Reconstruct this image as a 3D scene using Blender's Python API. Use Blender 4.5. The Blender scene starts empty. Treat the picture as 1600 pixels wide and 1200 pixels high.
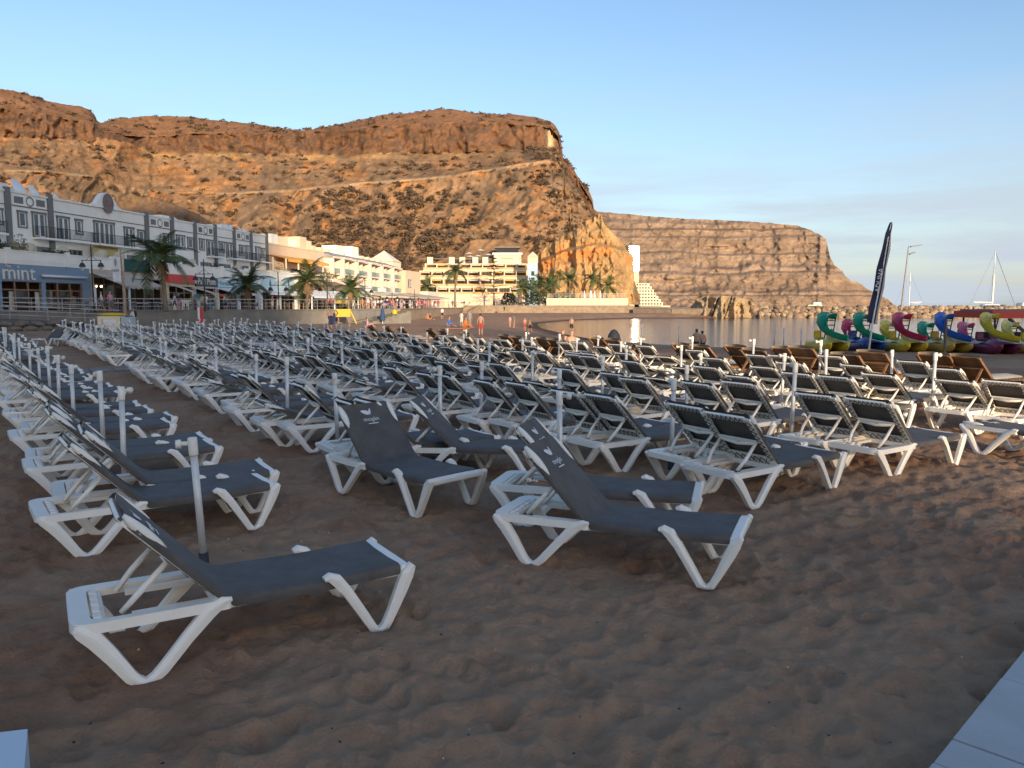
import bpy, math, random
import numpy as np
from mathutils import Vector, Matrix, Euler

# ------------------------------------------------------------------ camera, sky, sun, exposure
SC = bpy.context.scene
COL = SC.collection
FPX, CAMH = 1209.0, 1.85
PITCH = math.atan(122 / FPX)
SUN_AZ, SUN_EL = math.radians(20), math.radians(12)      # sun behind the camera, 20 deg to the right

cam = bpy.data.cameras.new("camera")
cam.sensor_fit = 'HORIZONTAL'; cam.sensor_width = 36.0; cam.lens = 36.0 * FPX / 1600
cam.clip_start = 0.05; cam.clip_end = 40000
camo = bpy.data.objects.new("camera", cam); COL.objects.link(camo)
camo.location = (0, 0, CAMH); camo.rotation_euler = (math.pi / 2 - PITCH, 0, 0)
SC.camera = camo

W = bpy.data.worlds.new("World"); SC.world = W; W.use_nodes = True
nt = W.node_tree
sky = nt.nodes.new('ShaderNodeTexSky'); sky.sky_type = 'NISHITA'; sky.sun_disc = False
sky.sun_elevation = SUN_EL; sky.sun_rotation = math.pi - SUN_AZ
sky.air_density = 1.0; sky.dust_density = 1.2; sky.ozone_density = 3.6
bg = nt.nodes['Background']; bg.inputs[1].default_value = 0.15
# a low bank of grey-blue sea haze and thin cloud all round the horizon
tcw = nt.nodes.new('ShaderNodeTexCoord'); sep = nt.nodes.new('ShaderNodeSeparateXYZ'); nt.links.new(tcw.outputs['Generated'], sep.inputs[0])
mpw = nt.nodes.new('ShaderNodeMapping'); mpw.inputs['Scale'].default_value = (1.2, 1.2, 11); nt.links.new(tcw.outputs['Generated'], mpw.inputs[0])
nzw = nt.nodes.new('ShaderNodeTexNoise'); nzw.inputs['Scale'].default_value = 2.6; nzw.inputs['Detail'].default_value = 7; nzw.inputs['Roughness'].default_value = .55
nt.links.new(mpw.outputs[0], nzw.inputs['Vector'])
rmp = nt.nodes.new('ShaderNodeMapRange'); rmp.interpolation_type = 'SMOOTHSTEP'
for i_, v_0 in ((1, -.02), (2, .34), (3, .90), (4, 0.0)): rmp.inputs[i_].default_value = v_0
nt.links.new(sep.outputs['Z'], rmp.inputs[0])
cl = nt.nodes.new('ShaderNodeMapRange'); cl.interpolation_type = 'SMOOTHSTEP'
for i_, v_0 in ((1, .38), (2, .66), (3, .55), (4, 1.3)): cl.inputs[i_].default_value = v_0
nt.links.new(nzw.outputs['Fac'], cl.inputs[0])
dt = nt.nodes.new('ShaderNodeVectorMath'); dt.operation = 'DOT_PRODUCT'; dt.inputs[1].default_value = (math.sin(SUN_AZ), -math.cos(SUN_AZ), 0); nt.links.new(tcw.outputs['Generated'], dt.inputs[0])
sf_ = nt.nodes.new('ShaderNodeMapRange'); sf_.interpolation_type = 'SMOOTHSTEP'
for i_, v_0 in ((1, -.4), (2, .7), (3, 1.0), (4, .2)): sf_.inputs[i_].default_value = v_0
nt.links.new(dt.outputs['Value'], sf_.inputs[0])
mul0 = nt.nodes.new('ShaderNodeMath'); mul0.operation = 'MULTIPLY'; nt.links.new(rmp.outputs[0], mul0.inputs[0]); nt.links.new(sf_.outputs[0], mul0.inputs[1])
mul = nt.nodes.new('ShaderNodeMath'); mul.operation = 'MULTIPLY'; mul.use_clamp = True
nt.links.new(mul0.outputs[0], mul.inputs[0]); nt.links.new(cl.outputs[0], mul.inputs[1])
mixw = nt.nodes.new('ShaderNodeMix'); mixw.data_type = 'RGBA'; mixw.inputs['B'].default_value = (1.78, 2.35, 3.0, 1)
nt.links.new(mul.outputs[0], mixw.inputs['Factor']); nt.links.new(sky.outputs[0], mixw.inputs['A'])
wbn = nt.nodes.new('ShaderNodeMix'); wbn.data_type = 'RGBA'; wbn.blend_type = 'MULTIPLY'; wbn.inputs['Factor'].default_value = 1
wbn.inputs['B'].default_value = (1.17, 1.0, .89, 1); nt.links.new(mixw.outputs['Result'], wbn.inputs['A'])
nt.links.new(wbn.outputs['Result'], bg.inputs[0])

sd = bpy.data.lights.new("sun", 'SUN'); sd.energy = 3.7; sd.angle = math.radians(0.5); sd.color = (1.0, 0.77, 0.50)
so = bpy.data.objects.new("sun", sd); COL.objects.link(so)
SUNV = Vector((math.sin(SUN_AZ) * math.cos(SUN_EL), -math.cos(SUN_AZ) * math.cos(SUN_EL), math.sin(SUN_EL)))
so.rotation_euler = (-SUNV).to_track_quat('-Z', 'Y').to_euler(); so.location = SUNV * 300
SC.view_settings.view_transform = 'Standard'; SC.view_settings.look = 'None'
SC.view_settings.exposure = 0.92; SC.view_settings.gamma = 1.0
SC.render.resolution_x = 1024; SC.render.resolution_y = 768

rnd = random.Random(7); nrs = np.random.RandomState(11)

# ------------------------------------------------------------------ helpers
_cp, _sp = math.cos(PITCH), math.sin(PITCH)
def ray(x, y):
    u = (x - 800) / FPX; v = (600 - y) / FPX
    return (u, _cp + v * _sp, -_sp + v * _cp)
def gp(x, y, z=0.0):                       # photo point -> place on the level z
    d = ray(x, y); t = (z - CAMH) / d[2]; return Vector((d[0] * t, d[1] * t, z))
def pd(x, y, Y):                           # photo point -> place at the distance Y
    d = ray(x, y); t = Y / d[1]; return Vector((d[0] * t, Y, CAMH + d[2] * t))
def hz(y, Y): return pd(800, y, Y).z

_perm = np.random.RandomState(3).permutation(4096)
def _h(i, j, k=0):
    return _perm[(_perm[(_perm[i & 4095] + j) & 4095] + k) & 4095] / 4095.0
def vnoise(x, y, seed=0):
    x = np.asarray(x, float); y = np.asarray(y, float)
    xi = np.floor(x).astype(int); yi = np.floor(y).astype(int)
    fx = x - xi; fy = y - yi; fx = fx * fx * fx * (fx * (fx * 6 - 15) + 10); fy = fy * fy * fy * (fy * (fy * 6 - 15) + 10)
    a = _h(xi, yi, seed); b = _h(xi + 1, yi, seed); c = _h(xi, yi + 1, seed); d = _h(xi + 1, yi + 1, seed)
    return (a + (b - a) * fx) * (1 - fy) + (c + (d - c) * fx) * fy
def fbm(x, y, o=4, seed=0):
    s = 0; a = 0.5; t = 0
    for k in range(o):
        s = s + a * vnoise(x * 2 ** k, y * 2 ** k, seed + 17 * k); t += a; a *= .5
    return s / t
def ridged(x, y, o=4, seed=0):
    s = 0; a = .5; t = 0
    for k in range(o):
        n = 1 - np.abs(2 * vnoise(x * 2 ** k, y * 2 ** k, seed + 13 * k) - 1); s = s + a * n * n; t += a; a *= .5
    return s / t
def sstep(a, b, x):
    t = np.clip((x - a) / (b - a), 0, 1); return t * t * (3 - 2 * t)

MATS = {}
def mat(name, col, rough=.6, var=0.0, scale=4.0, bump=0.0, bscale=30.0, metal=0.0, col2=None, spec=.5, attr=None, detail=4, coords='Object', trans=0, bdist=.02):
    if name in MATS: return MATS[name]
    m = bpy.data.materials.new(name); m.use_nodes = True; MATS[name] = m
    t = m.node_tree; b = t.nodes['Principled BSDF']
    b.inputs['Base Color'].default_value = (*col, 1); b.inputs['Roughness'].default_value = rough
    b.inputs['Metallic'].default_value = metal; b.inputs['Specular IOR Level'].default_value = spec
    if trans: b.inputs['Transmission Weight'].default_value = trans
    tc = None
    if var or bump or col2:
        tc = t.nodes.new('ShaderNodeTexCoord')
    src = None
    if attr:
        a = t.nodes.new('ShaderNodeAttribute'); a.attribute_name = attr; src = a.outputs['Color']
    if var or col2:
        n = t.nodes.new('ShaderNodeTexNoise'); n.inputs['Scale'].default_value = scale; n.inputs['Detail'].default_value = detail
        n.inputs['Roughness'].default_value = .65
        t.links.new(tc.outputs[coords], n.inputs['Vector'])
        r = t.nodes.new('ShaderNodeValToRGB'); r.color_ramp.elements[0].position = .3; r.color_ramp.elements[1].position = .7
        if col2:
            r.color_ramp.elements[0].color = (*col, 1); r.color_ramp.elements[1].color = (*col2, 1)
        elif attr:
            r.color_ramp.elements[0].color = (1 - var,) * 3 + (1,); r.color_ramp.elements[1].color = (1 + var,) * 3 + (1,)
        else:
            r.color_ramp.elements[0].color = tuple(c * (1 - var) for c in col) + (1,)
            r.color_ramp.elements[1].color = tuple(min(1, c * (1 + var)) for c in col) + (1,)
        t.links.new(n.outputs['Fac'], r.inputs[0])
        if attr:
            mx = t.nodes.new('ShaderNodeMix'); mx.data_type = 'RGBA'; mx.blend_type = 'MULTIPLY'; mx.inputs['Factor'].default_value = 1
            t.links.new(src, mx.inputs['A']); t.links.new(r.outputs[0], mx.inputs['B']); src = mx.outputs['Result']
        else: src = r.outputs[0]
    if src: t.links.new(src, b.inputs['Base Color'])
    if bump:
        n2 = t.nodes.new('ShaderNodeTexNoise'); n2.inputs['Scale'].default_value = bscale; n2.inputs['Detail'].default_value = 5
        t.links.new(tc.outputs[coords], n2.inputs['Vector'])
        bp = t.nodes.new('ShaderNodeBump'); bp.inputs['Strength'].default_value = bump; bp.inputs['Distance'].default_value = bdist
        t.links.new(n2.outputs['Fac'], bp.inputs['Height']); t.links.new(bp.outputs[0], b.inputs['Normal'])
    return m

class MB:
    def __init__(s): s.v = []; s.f = []; s.mi = []
    def add(s, vs, fs, mi=0):
        o = len(s.v); s.v += [tuple(v) for v in vs]; s.f += [tuple(i + o for i in f) for f in fs]; s.mi += [mi] * len(fs); return s
    def box(s, x0, x1, y0, y1, z0, z1, mi=0):
        return s.add([(x0,y0,z0),(x1,y0,z0),(x1,y1,z0),(x0,y1,z0),(x0,y0,z1),(x1,y0,z1),(x1,y1,z1),(x0,y1,z1)],
                     [(0,3,2,1),(4,5,6,7),(0,1,5,4),(1,2,6,5),(2,3,7,6),(3,0,4,7)], mi)
    def cbox(s, x0, x1, y0, y1, z0, z1, c=.01, mi=0):          # box with chamfered edges
        vs = []
        for k, (z, i) in enumerate(((z0, c), (z0 + c, 0), (z1 - c, 0), (z1, c))):
            a, b, e, g = x0 + i, x1 - i, y0 + i, y1 - i
            vs += [(a + c, e, z), (b - c, e, z), (b, e + c, z), (b, g - c, z), (b - c, g, z), (a + c, g, z), (a, g - c, z), (a, e + c, z)]
        fs = [tuple(range(7, -1, -1)), tuple(range(24, 32))]
        for k in range(3):
            for j in range(8): fs.append((k*8+j, k*8+(j+1) % 8, k*8+8+(j+1) % 8, k*8+8+j))
        return s.add(vs, fs, mi)
    def bar(s, p, q, w, h, mi=0, up=(0, 0, 1)):
        p = Vector(p); q = Vector(q); d = (q - p).normalized(); u = Vector(up)
        a = d.cross(u)
        if a.length < 1e-4: a = d.cross(Vector((0, 1, 0)))
        a.normalize(); b = a.cross(d)
        vs = []
        for c in (p, q):
            for i, j in ((-1,-1),(1,-1),(1,1),(-1,1)): vs.append(c + a*(i*w/2) + b*(j*h/2))
        return s.add(vs, [(0,1,2,3),(7,6,5,4),(0,4,5,1),(1,5,6,2),(2,6,7,3),(3,7,4,0)], mi)
    def tube(s, pts, rads, n=8, mi=0, cap=True):
        pts = [Vector(p) for p in pts]
        if not hasattr(rads, '__len__'): rads = [rads] * len(pts)
        vs = []; fs = []; ref = Vector((0, 0, 1))
        for i, p in enumerate(pts):
            d = (pts[min(i+1, len(pts)-1)] - pts[max(i-1, 0)]).normalized()
            a = d.cross(ref)
            if a.length < .05: a = d.cross(Vector((1, 0, 0)))
            a.normalize(); b = a.cross(d)
            for k in range(n):
                an = 2*math.pi*k/n; vs.append(p + (a*math.cos(an) + b*math.sin(an))*rads[i])
        for i in range(len(pts)-1):
            for k in range(n): fs.append((i*n+k, i*n+(k+1) % n, (i+1)*n+(k+1) % n, (i+1)*n+k))
        if cap: fs.append(tuple(range(n-1, -1, -1))); fs.append(tuple(range((len(pts)-1)*n, len(pts)*n)))
        return s.add(vs, fs, mi)
    def sweep(s, frames, mi=0, cap=True):                      # frames: list of equal-length closed rings
        n = len(frames[0]); vs = [p for r in frames for p in r]; fs = []
        for i in range(len(frames)-1):
            for k in range(n): fs.append((i*n+k, i*n+(k+1) % n, (i+1)*n+(k+1) % n, (i+1)*n+k))
        if cap: fs.append(tuple(range(n-1, -1, -1))); fs.append(tuple(range((len(frames)-1)*n, len(frames)*n)))
        return s.add(vs, fs, mi)
    def sheet(s, rows, mi=0):
        n = len(rows[0]); vs = [p for r in rows for p in r]; fs = []
        for i in range(len(rows)-1):
            for k in range(n-1): fs.append((i*n+k, i*n+k+1, (i+1)*n+k+1, (i+1)*n+k))
        return s.add(vs, fs, mi)
    def prism(s, poly, z0, z1, mi=0):                          # polygon in xy, extruded in z
        n = len(poly); vs = [(x, y, z0) for x, y in poly] + [(x, y, z1) for x, y in poly]
        fs = [tuple(range(n-1, -1, -1)), tuple(range(n, 2*n))] + [(k, (k+1) % n, n+(k+1) % n, n+k) for k in range(n)]
        return s.add(vs, fs, mi)
    def prism_y(s, poly, y0, y1, mi=0):                        # polygon in xz, extruded in y
        n = len(poly); vs = [(x, y0, z) for x, z in poly] + [(x, y1, z) for x, z in poly]
        fs = [tuple(range(n)), tuple(range(2*n-1, n-1, -1))] + [(k, n+k, n+(k+1) % n, (k+1) % n) for k in range(n)]
        return s.add(vs, fs, mi)
    def ball(s, c, r, n=8, m=6, mi=0):
        c = Vector(c); r = Vector(r) if hasattr(r, '__len__') else Vector((r, r, r)); rows = []
        for i in range(m+1):
            th = math.pi*i/m
            rows.append([c + Vector((r.x*math.sin(th)*math.cos(2*math.pi*k/n), r.y*math.sin(th)*math.sin(2*math.pi*k/n), r.z*math.cos(th))) for k in range(n)])
        return s.sweep(rows, mi, cap=False)
    def mesh(s, name, mats, smooth=False):
        me = bpy.data.meshes.new(name); me.from_pydata(s.v, [], s.f)
        for m in (mats if isinstance(mats, (list, tuple)) else [mats]): me.materials.append(m)
        if len(set(s.mi)) > 1: me.polygons.foreach_set('material_index', s.mi)
        if smooth: me.polygons.foreach_set('use_smooth', [True]*len(s.f))
        me.update(); return me
    def build(s, name, mats, parent=None, smooth=False, loc=None):
        return obj(name, s.mesh(name, mats, smooth), parent, loc)

def obj(name, me, parent=None, loc=None, rz=0):
    o = bpy.data.objects.new(name, me); COL.objects.link(o)
    if parent: o.parent = parent
    if loc is not None: o.location = loc
    if rz: o.rotation_euler = (0, 0, rz)
    return o
def thing(name, label, cat, loc=(0, 0, 0), rz=0, group=None):
    o = bpy.data.objects.new(name, None); COL.objects.link(o); o.empty_display_size = .2
    o.location = loc; o.rotation_euler = (0, 0, rz); return tag(o, label, cat, group)
def tag(o, label, cat, group=None):
    o['label'] = label; o['category'] = cat
    if group: o['group'] = group
    return o
def struct(o): o['kind'] = 'structure'; return o
def stuff(o): o['kind'] = 'stuff'; return o
KIDS = {}
def kids(o):
    if o.name not in KIDS: KIDS[o.name] = [c for c in bpy.data.objects if c.parent == o]
    return KIDS[o.name]
def copy_tree(o, parent=None):
    c = o.copy(); COL.objects.link(c); c.parent = parent
    ks = kids(o); KIDS[c.name] = []
    for k in ks: KIDS[c.name].append(copy_tree(k, c))
    return c
def grid_mesh(name, V, nr, nc, m, colors=None, smooth=True):
    me = bpy.data.meshes.new(name)
    idx = np.arange(nr * nc).reshape(nr, nc)
    q = np.stack([idx[:-1, :-1], idx[:-1, 1:], idx[1:, 1:], idx[1:, :-1]], -1).reshape(-1, 4)
    me.vertices.add(len(V)); me.vertices.foreach_set('co', np.asarray(V, np.float32).ravel())
    me.loops.add(q.size); me.loops.foreach_set('vertex_index', q.ravel().astype(np.int32))
    me.polygons.add(len(q)); me.polygons.foreach_set('loop_start', np.arange(0, q.size, 4, dtype=np.int32))
    me.polygons.foreach_set('loop_total', np.full(len(q), 4, np.int32))
    me.polygons.foreach_set('use_smooth', np.full(len(q), smooth))
    if colors is not None:
        a = me.color_attributes.new('Col', 'FLOAT_COLOR', 'POINT')
        c4 = np.ones((len(V), 4), np.float32); c4[:, :3] = colors; a.data.foreach_set('color', c4.ravel())
    me.materials.append(m); me.update(); me.validate(); return me
def text_mesh(body, size, m, depth=.01, align='CENTER', sx=1.0):
    cu = bpy.data.curves.new('letters', 'FONT'); cu.body = body; cu.size = size; cu.extrude = depth; cu.align_x = align; cu.align_y = 'CENTER'
    cu.resolution_u = 2
    o = bpy.data.objects.new('letters', cu); COL.objects.link(o)
    dg = bpy.context.evaluated_depsgraph_get(); me = bpy.data.meshes.new_from_object(o.evaluated_get(dg)); me.name = 'letters'
    bpy.data.objects.remove(o); me.materials.clear(); me.materials.append(m)
    if sx != 1:
        for v in me.vertices: v.co.x *= sx
    return me
def upright(me, parent, loc, rz=0, name='lettering'):          # text standing up, facing local -y
    o = obj(name, me, parent, loc); o.rotation_euler = (math.pi/2, 0, rz); return o

# ------------------------------------------------------------------ materials
M_white = mat('white_plastic', (.88, .83, .74), .42, var=.045, scale=2.5, bump=.02, bscale=40)
M_sling = mat('grey_sling_fabric', (.098, .087, .079), .75, var=.22, scale=7, bump=.25, bscale=420, bdist=.004)
M_lace = mat('dark_lacing', (.13, .115, .10), .8)
M_print = mat('white_print', (.72, .72, .72), .6)
M_alu = mat('dull_aluminium', (.66, .65, .62), .40, var=.10, scale=8, metal=.2)
M_pvc = mat('white_pvc', (.82, .78, .70), .45, var=.12, scale=8)
M_black = mat('black_metal', (.02, .02, .022), .45)
M_steel = mat('grey_steel', (.33, .34, .36), .4, metal=.7, var=.1, scale=3)
M_wood = mat('brown_timber', (.22, .115, .055), .6, var=.35, scale=6, bump=.15, bscale=40)
M_cush = mat('beige_cushion', (.52, .46, .36), .85, var=.12, scale=6, bump=.2, bscale=20)
M_plaster = mat('white_plaster', (.84, .80, .73), .75, var=.06, scale=.6, bump=.08, bscale=6)
M_trim = mat('grey_trim', (.17, .165, .155), .7, var=.1, scale=2)
M_glass = mat('dark_window_glass', (.045, .055, .065), .08, spec=.8)
M_sash = mat('white_sash', (.72, .72, .70), .4)
M_blue = mat('blue_grey_paint', (.20, .28, .37), .6, var=.06, scale=1)
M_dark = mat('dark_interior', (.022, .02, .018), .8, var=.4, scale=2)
M_beige = mat('beige_awning_cloth', (.50, .42, .33), .85, var=.08, scale=1.5)
M_wcloth = mat('white_awning_cloth', (.66, .66, .66), .8, var=.06, scale=1.5)
M_orange = mat('orange_awning_cloth', (.70, .36, .07), .8, var=.08, scale=1)
M_red = mat('red_board', (.58, .05, .035), .5, var=.05)
M_peach = mat('peach_plaster', (.66, .50, .37), .75, var=.06, scale=.5)
M_cream = mat('cream_plaster', (.72, .63, .44), .75, var=.06, scale=.5)
M_tile = mat('brown_roof_tile', (.26, .15, .10), .8, var=.3, scale=3)
M_slate = mat('grey_roof', (.26, .26, .28), .7, var=.12, scale=1)
M_conc = mat('weathered_concrete', (.24, .225, .20), .85, col2=(.15, .14, .125), scale=.9, bump=.25, bscale=5)
M_stonew = mat('rubble_stone', (.34, .26, .18), .9, col2=(.20, .15, .11), scale=1.2, bump=.9, bscale=2.2, bdist=.15)
M_stone = mat('dark_field_stone', (.17, .145, .12), .9, var=.35, scale=1.4, bump=.5, bscale=8)
M_pave = mat('promenade_paving', (.33, .30, .27), .8, var=.15, scale=1.5)
M_asph = mat('ramp_asphalt', (.10, .10, .105), .9, var=.2, scale=1)
M_palm = mat('palm_leaf', (.075, .105, .03), .55, var=.35, scale=1.5)
M_palmd = mat('dry_palm_leaf', (.20, .13, .06), .7, var=.3, scale=1.5)
M_trunk = mat('palm_trunk', (.20, .155, .115), .9, var=.3, scale=5, bump=.5, bscale=14)
M_leaf = mat('dark_shrub_leaf', (.045, .060, .026), .7, var=.4, scale=2)
M_skin = mat('skin', (.42, .24, .165), .6)

def M_c(name, c, r=.6): return mat(name, c, r, var=.08, scale=3)

# ------------------------------------------------------------------ sea and beach
WATER = np.array([(24.8,150),(10.7,129),(3.5,106),(3.2,85),(5,62),(8,47.5),(14,40),(20,37.5),(40,33),(120,20),(900,-60),(900,700),(60,700),(48,152)], float)
SEA_Z = -.55
def water_sd(X, Y):                                             # + on land, - in the water
    P = WATER; n = len(P); best = np.full(X.shape, 1e9); inside = np.zeros(X.shape, bool)
    for i in range(n):
        a = P[i]; b = P[(i+1) % n]; e = b - a
        t = np.clip(((X-a[0])*e[0] + (Y-a[1])*e[1]) / (e @ e), 0, 1)
        best = np.minimum(best, np.hypot(X-a[0]-t*e[0], Y-a[1]-t*e[1]))
        c = ((a[1] > Y) != (b[1] > Y)) & (X < (b[0]-a[0])*(Y-a[1])/(b[1]-a[1]+1e-12) + a[0]); inside ^= c
    return np.where(inside, -best, best)
def dents(X, Y, cell, depth, lo, hi, seed, keep=.75):
    z = np.zeros(X.shape); ci = np.floor(X/cell).astype(int); cj = np.floor(Y/cell).astype(int)
    for di in (-1, 0, 1):
        for dj in (-1, 0, 1):
            i = ci + di; j = cj + dj
            px = (i + _h(i, j, seed))*cell; py = (j + _h(i, j, seed+1))*cell; an = _h(i, j, seed+2)*math.pi
            k = (_h(i, j, seed+3) < keep) * (.4 + .6*_h(i, j, seed+4)); sz = lo + (hi-lo)*_h(i, j, seed+5)
            dx = X-px; dy = Y-py; a = (dx*np.cos(an)+dy*np.sin(an))/(sz*1.5); b = (-dx*np.sin(an)+dy*np.cos(an))/sz
            r2 = a*a + b*b
            z += k*depth*(-np.exp(-(r2*1.05)**1.7) + .62*np.exp(-(np.sqrt(r2)-1.3)**2*8))
    return z
def beach_z(X, Y, fine=True):
    sd_ = water_sd(X, Y); r = np.hypot(X, Y)
    z = np.where(sd_ > 0, SEA_Z + .55*sstep(0, 7.5, sd_), SEA_Z + .10*sd_); z = np.maximum(z, -3)
    z = z + .35*sstep(95, 165, Y)*sstep(0, 12, sd_)
    land = sstep(.5, 5, sd_)
    z = z + land*(.05*(fbm(X*.35, Y*.35, 3, 5)-.5))
    if fine:
        fade = (1 - sstep(14, 34, r))*land
        w = .10*(fbm(X*1.3, Y*1.3, 2, 9)-.5)
        z = z + fade*(dents(X+w, Y-w, .34, .030, .08, .13, 20) + dents(X-w, Y+w, .21, .024, .045, .075, 40, .8)
              + .062*(ridged((X*.8+Y*.55)*1.1, (Y*.8-X*.55)*2.9, 4, 60)-.45) + .020*(fbm(X*8, Y*11, 3, 70)-.5))
    return z, sd_
az = np.concatenate([np.radians(np.arange(-80, -37, 2.2)), np.arange(math.radians(-37), math.radians(37), .0031), np.radians(np.arange(37.2, 81, 2.2))])
rr = np.exp(np.arange(math.log(1.5), math.log(270), .0088))
R_, A_ = np.meshgrid(rr, az, indexing='ij'); X_ = R_*np.sin(A_); Y_ = R_*np.cos(A_)
Z_, SD_ = beach_z(X_.ravel(), Y_.ravel())
wet = (1 - sstep(.4, 3.2, SD_)); n1 = fbm(X_.ravel()*.5, Y_.ravel()*.5, 4, 80); n2 = fbm(X_.ravel()*2.2, Y_.ravel()*2.2, 3, 90)
dry = np.array([.375, .242, .154]); red = np.array([.31, .178, .110]); wetc = np.array([.085, .058, .043])
k1 = sstep(.42, .68, n1*.6 + n2*.4)[:, None]
cols = dry*(1-k1) + red*k1; cols = cols*(1-wet[:, None]) + wetc*wet[:, None]
def sand_material():
    m = bpy.data.materials.new('sand'); m.use_nodes = True; t = m.node_tree; b = t.nodes['Principled BSDF']
    b.inputs['Roughness'].default_value = .95; b.inputs['Specular IOR Level'].default_value = .15
    a = t.nodes.new('ShaderNodeAttribute'); a.attribute_name = 'Col'
    tc = t.nodes.new('ShaderNodeTexCoord')
    def noise(s, d=6, ro=.6):
        n = t.nodes.new('ShaderNodeTexNoise'); n.inputs['Scale'].default_value = s; n.inputs['Detail'].default_value = d; n.inputs['Roughness'].default_value = ro
        t.links.new(tc.outputs['Object'], n.inputs['Vector']); return n.outputs['Fac']
    def mulramp(src, fac, lo, hi, p0=.3, p1=.7):
        r = t.nodes.new('ShaderNodeValToRGB'); r.color_ramp.elements[0].position = p0; r.color_ramp.elements[1].position = p1
        r.color_ramp.elements[0].color = (*lo, 1); r.color_ramp.elements[1].color = (*hi, 1); t.links.new(fac, r.inputs[0])
        x = t.nodes.new('ShaderNodeMix'); x.data_type = 'RGBA'; x.blend_type = 'MULTIPLY'; x.inputs['Factor'].default_value = 1
        t.links.new(src, x.inputs['A']); t.links.new(r.outputs[0], x.inputs['B']); return x.outputs['Result']
    c = mulramp(a.outputs['Color'], noise(420, 3, .8), (.72, .72, .74), (1.25, 1.24, 1.22))
    c = mulramp(c, noise(5, 7, .7), (.84, .83, .82), (1.13, 1.13, 1.13))
    c = mulramp(c, noise(95, 2), (.35, .33, .32), (1, 1, 1), .255, .285)     # dark grit and shell bits
    t.links.new(c, b.inputs['Base Color'])
    b1 = t.nodes.new('ShaderNodeBump'); b1.inputs['Strength'].default_value = .85; b1.inputs['Distance'].default_value = .05
    t.links.new(noise(13, 9, .66), b1.inputs['Height'])
    b2 = t.nodes.new('ShaderNodeBump'); b2.inputs['Strength'].default_value = .35; b2.inputs['Distance'].default_value = .004
    t.links.new(noise(260, 3, .7), b2.inputs['Height']); t.links.new(b1.outputs[0], b2.inputs['Normal']); t.links.new(b2.outputs[0], b.inputs['Normal'])
    return m
M_sand = sand_material()
struct(obj('beach', grid_mesh('beach', np.stack([X_.ravel(), Y_.ravel(), Z_], 1), len(rr), len(az), M_sand, cols)))
def gz(x, y):
    z, _ = beach_z(np.array([x]), np.array([y])); return float(z[0])
gb = MB().box(-900, 900, -1100, 1.55, -.5, -.06).build('ground', M_sand); struct(gb)
a_ = gb.data.color_attributes.new('Col', 'FLOAT_COLOR', 'POINT')
for d_ in a_.data: d_.color = (.19, .12, .08, 1)

def sea_material():
    m = bpy.data.materials.new('sea_water'); m.use_nodes = True; t = m.node_tree; b = t.nodes['Principled BSDF']
    b.inputs['Base Color'].default_value = (.022, .045, .065, 1); b.inputs['Roughness'].default_value = .07; b.inputs['IOR'].default_value = 1.33
    tc = t.nodes.new('ShaderNodeTexCoord'); prev = None
    for s, d, st in ((.55, .16, .5), (2.4, .05, .55), (9, .012, .5)):
        mp = t.nodes.new('ShaderNodeMapping'); mp.inputs['Scale'].default_value = (.55, 1.25, 1); mp.inputs['Rotation'].default_value = (0, 0, .25)
        n = t.nodes.new('ShaderNodeTexNoise'); n.inputs['Scale'].default_value = s; n.inputs['Detail'].default_value = 3
        t.links.new(tc.outputs['Object'], mp.inputs['Vector']); t.links.new(mp.outputs[0], n.inputs['Vector'])
        bp = t.nodes.new('ShaderNodeBump'); bp.inputs['Strength'].default_value = st; bp.inputs['Distance'].default_value = d
        t.links.new(n.outputs['Fac'], bp.inputs['Height'])
        if prev: t.links.new(prev, bp.inputs['Normal'])
        prev = bp.outputs[0]
    t.links.new(prev, b.inputs['Normal']); return m
sm = MB().add([(-15000,-2000,SEA_Z),(25000,-2000,SEA_Z),(25000,30000,SEA_Z),(-15000,30000,SEA_Z)], [(0,1,2,3)])
sea = struct(sm.build('sea', sea_material()))

# ------------------------------------------------------------------ mountains
def terrain_material(name, bump=.8, bscale=.12, bdist=3.0, var=.3, scale=.05):
    return mat(name, (.2, .12, .07), .95, attr='Col', var=var, scale=scale, bump=bump, bscale=bscale, bdist=bdist, spec=.1, detail=8)
def lay(xs, ctrl):                                              # interpolate a control list over photo columns
    c = np.array(ctrl, float); return np.interp(xs, c[:, 0], c[:, 1])
def rays_np(x, y):
    u = (x-800)/FPX; v = (600-y)/FPX; return u, _cp+v*_sp, -_sp+v*_cp
def place(xs, ys, D):
    u, f, w = rays_np(xs, ys); t = D/f; return u*t, D, CAMH+w*t

xs = np.concatenate([np.arange(-260, 840, 2.2), np.arange(840, 1001, 1.0)])
ytop = lay(xs, [(-260,120),(-100,132),(0,139),(20,141),(40,147),(75,158),(100,163),(125,166),(140,172),(148,180),(152,189),(158,192),(180,186),(230,181),(290,182),(330,187),(400,194),(470,204),(500,200),(540,192),(600,179),(640,176),(690,170),(720,173),(760,178),(800,179),(835,182),(858,189),(868,196),(874,208),(878,228),(880,248),(892,255),(903,276),(912,287),(921,300),(926,312),(928,326),(940,338),(960,372),(985,410),(1000,455)])
yct = lay(xs, [(-260,170),(0,168),(60,176),(110,184),(146,190),(152,205),(200,212),(240,212),(300,210),(400,208),(450,207),(530,202),(600,197),(700,191),(800,193),(860,198),(872,212),(880,252),(905,284),(925,318),(928,332),(940,345),(960,378),(985,414),(1000,458)])
ycb = lay(xs, [(-260,215),(0,215),(60,214),(110,216),(146,216),(152,210),(200,222),(240,238),(300,240),(450,241),(550,243),(650,236),(700,238),(800,233),(860,231),(872,240),(880,262),(905,300),(925,334),(940,352),(960,384),(985,418),(1000,460)])
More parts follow.
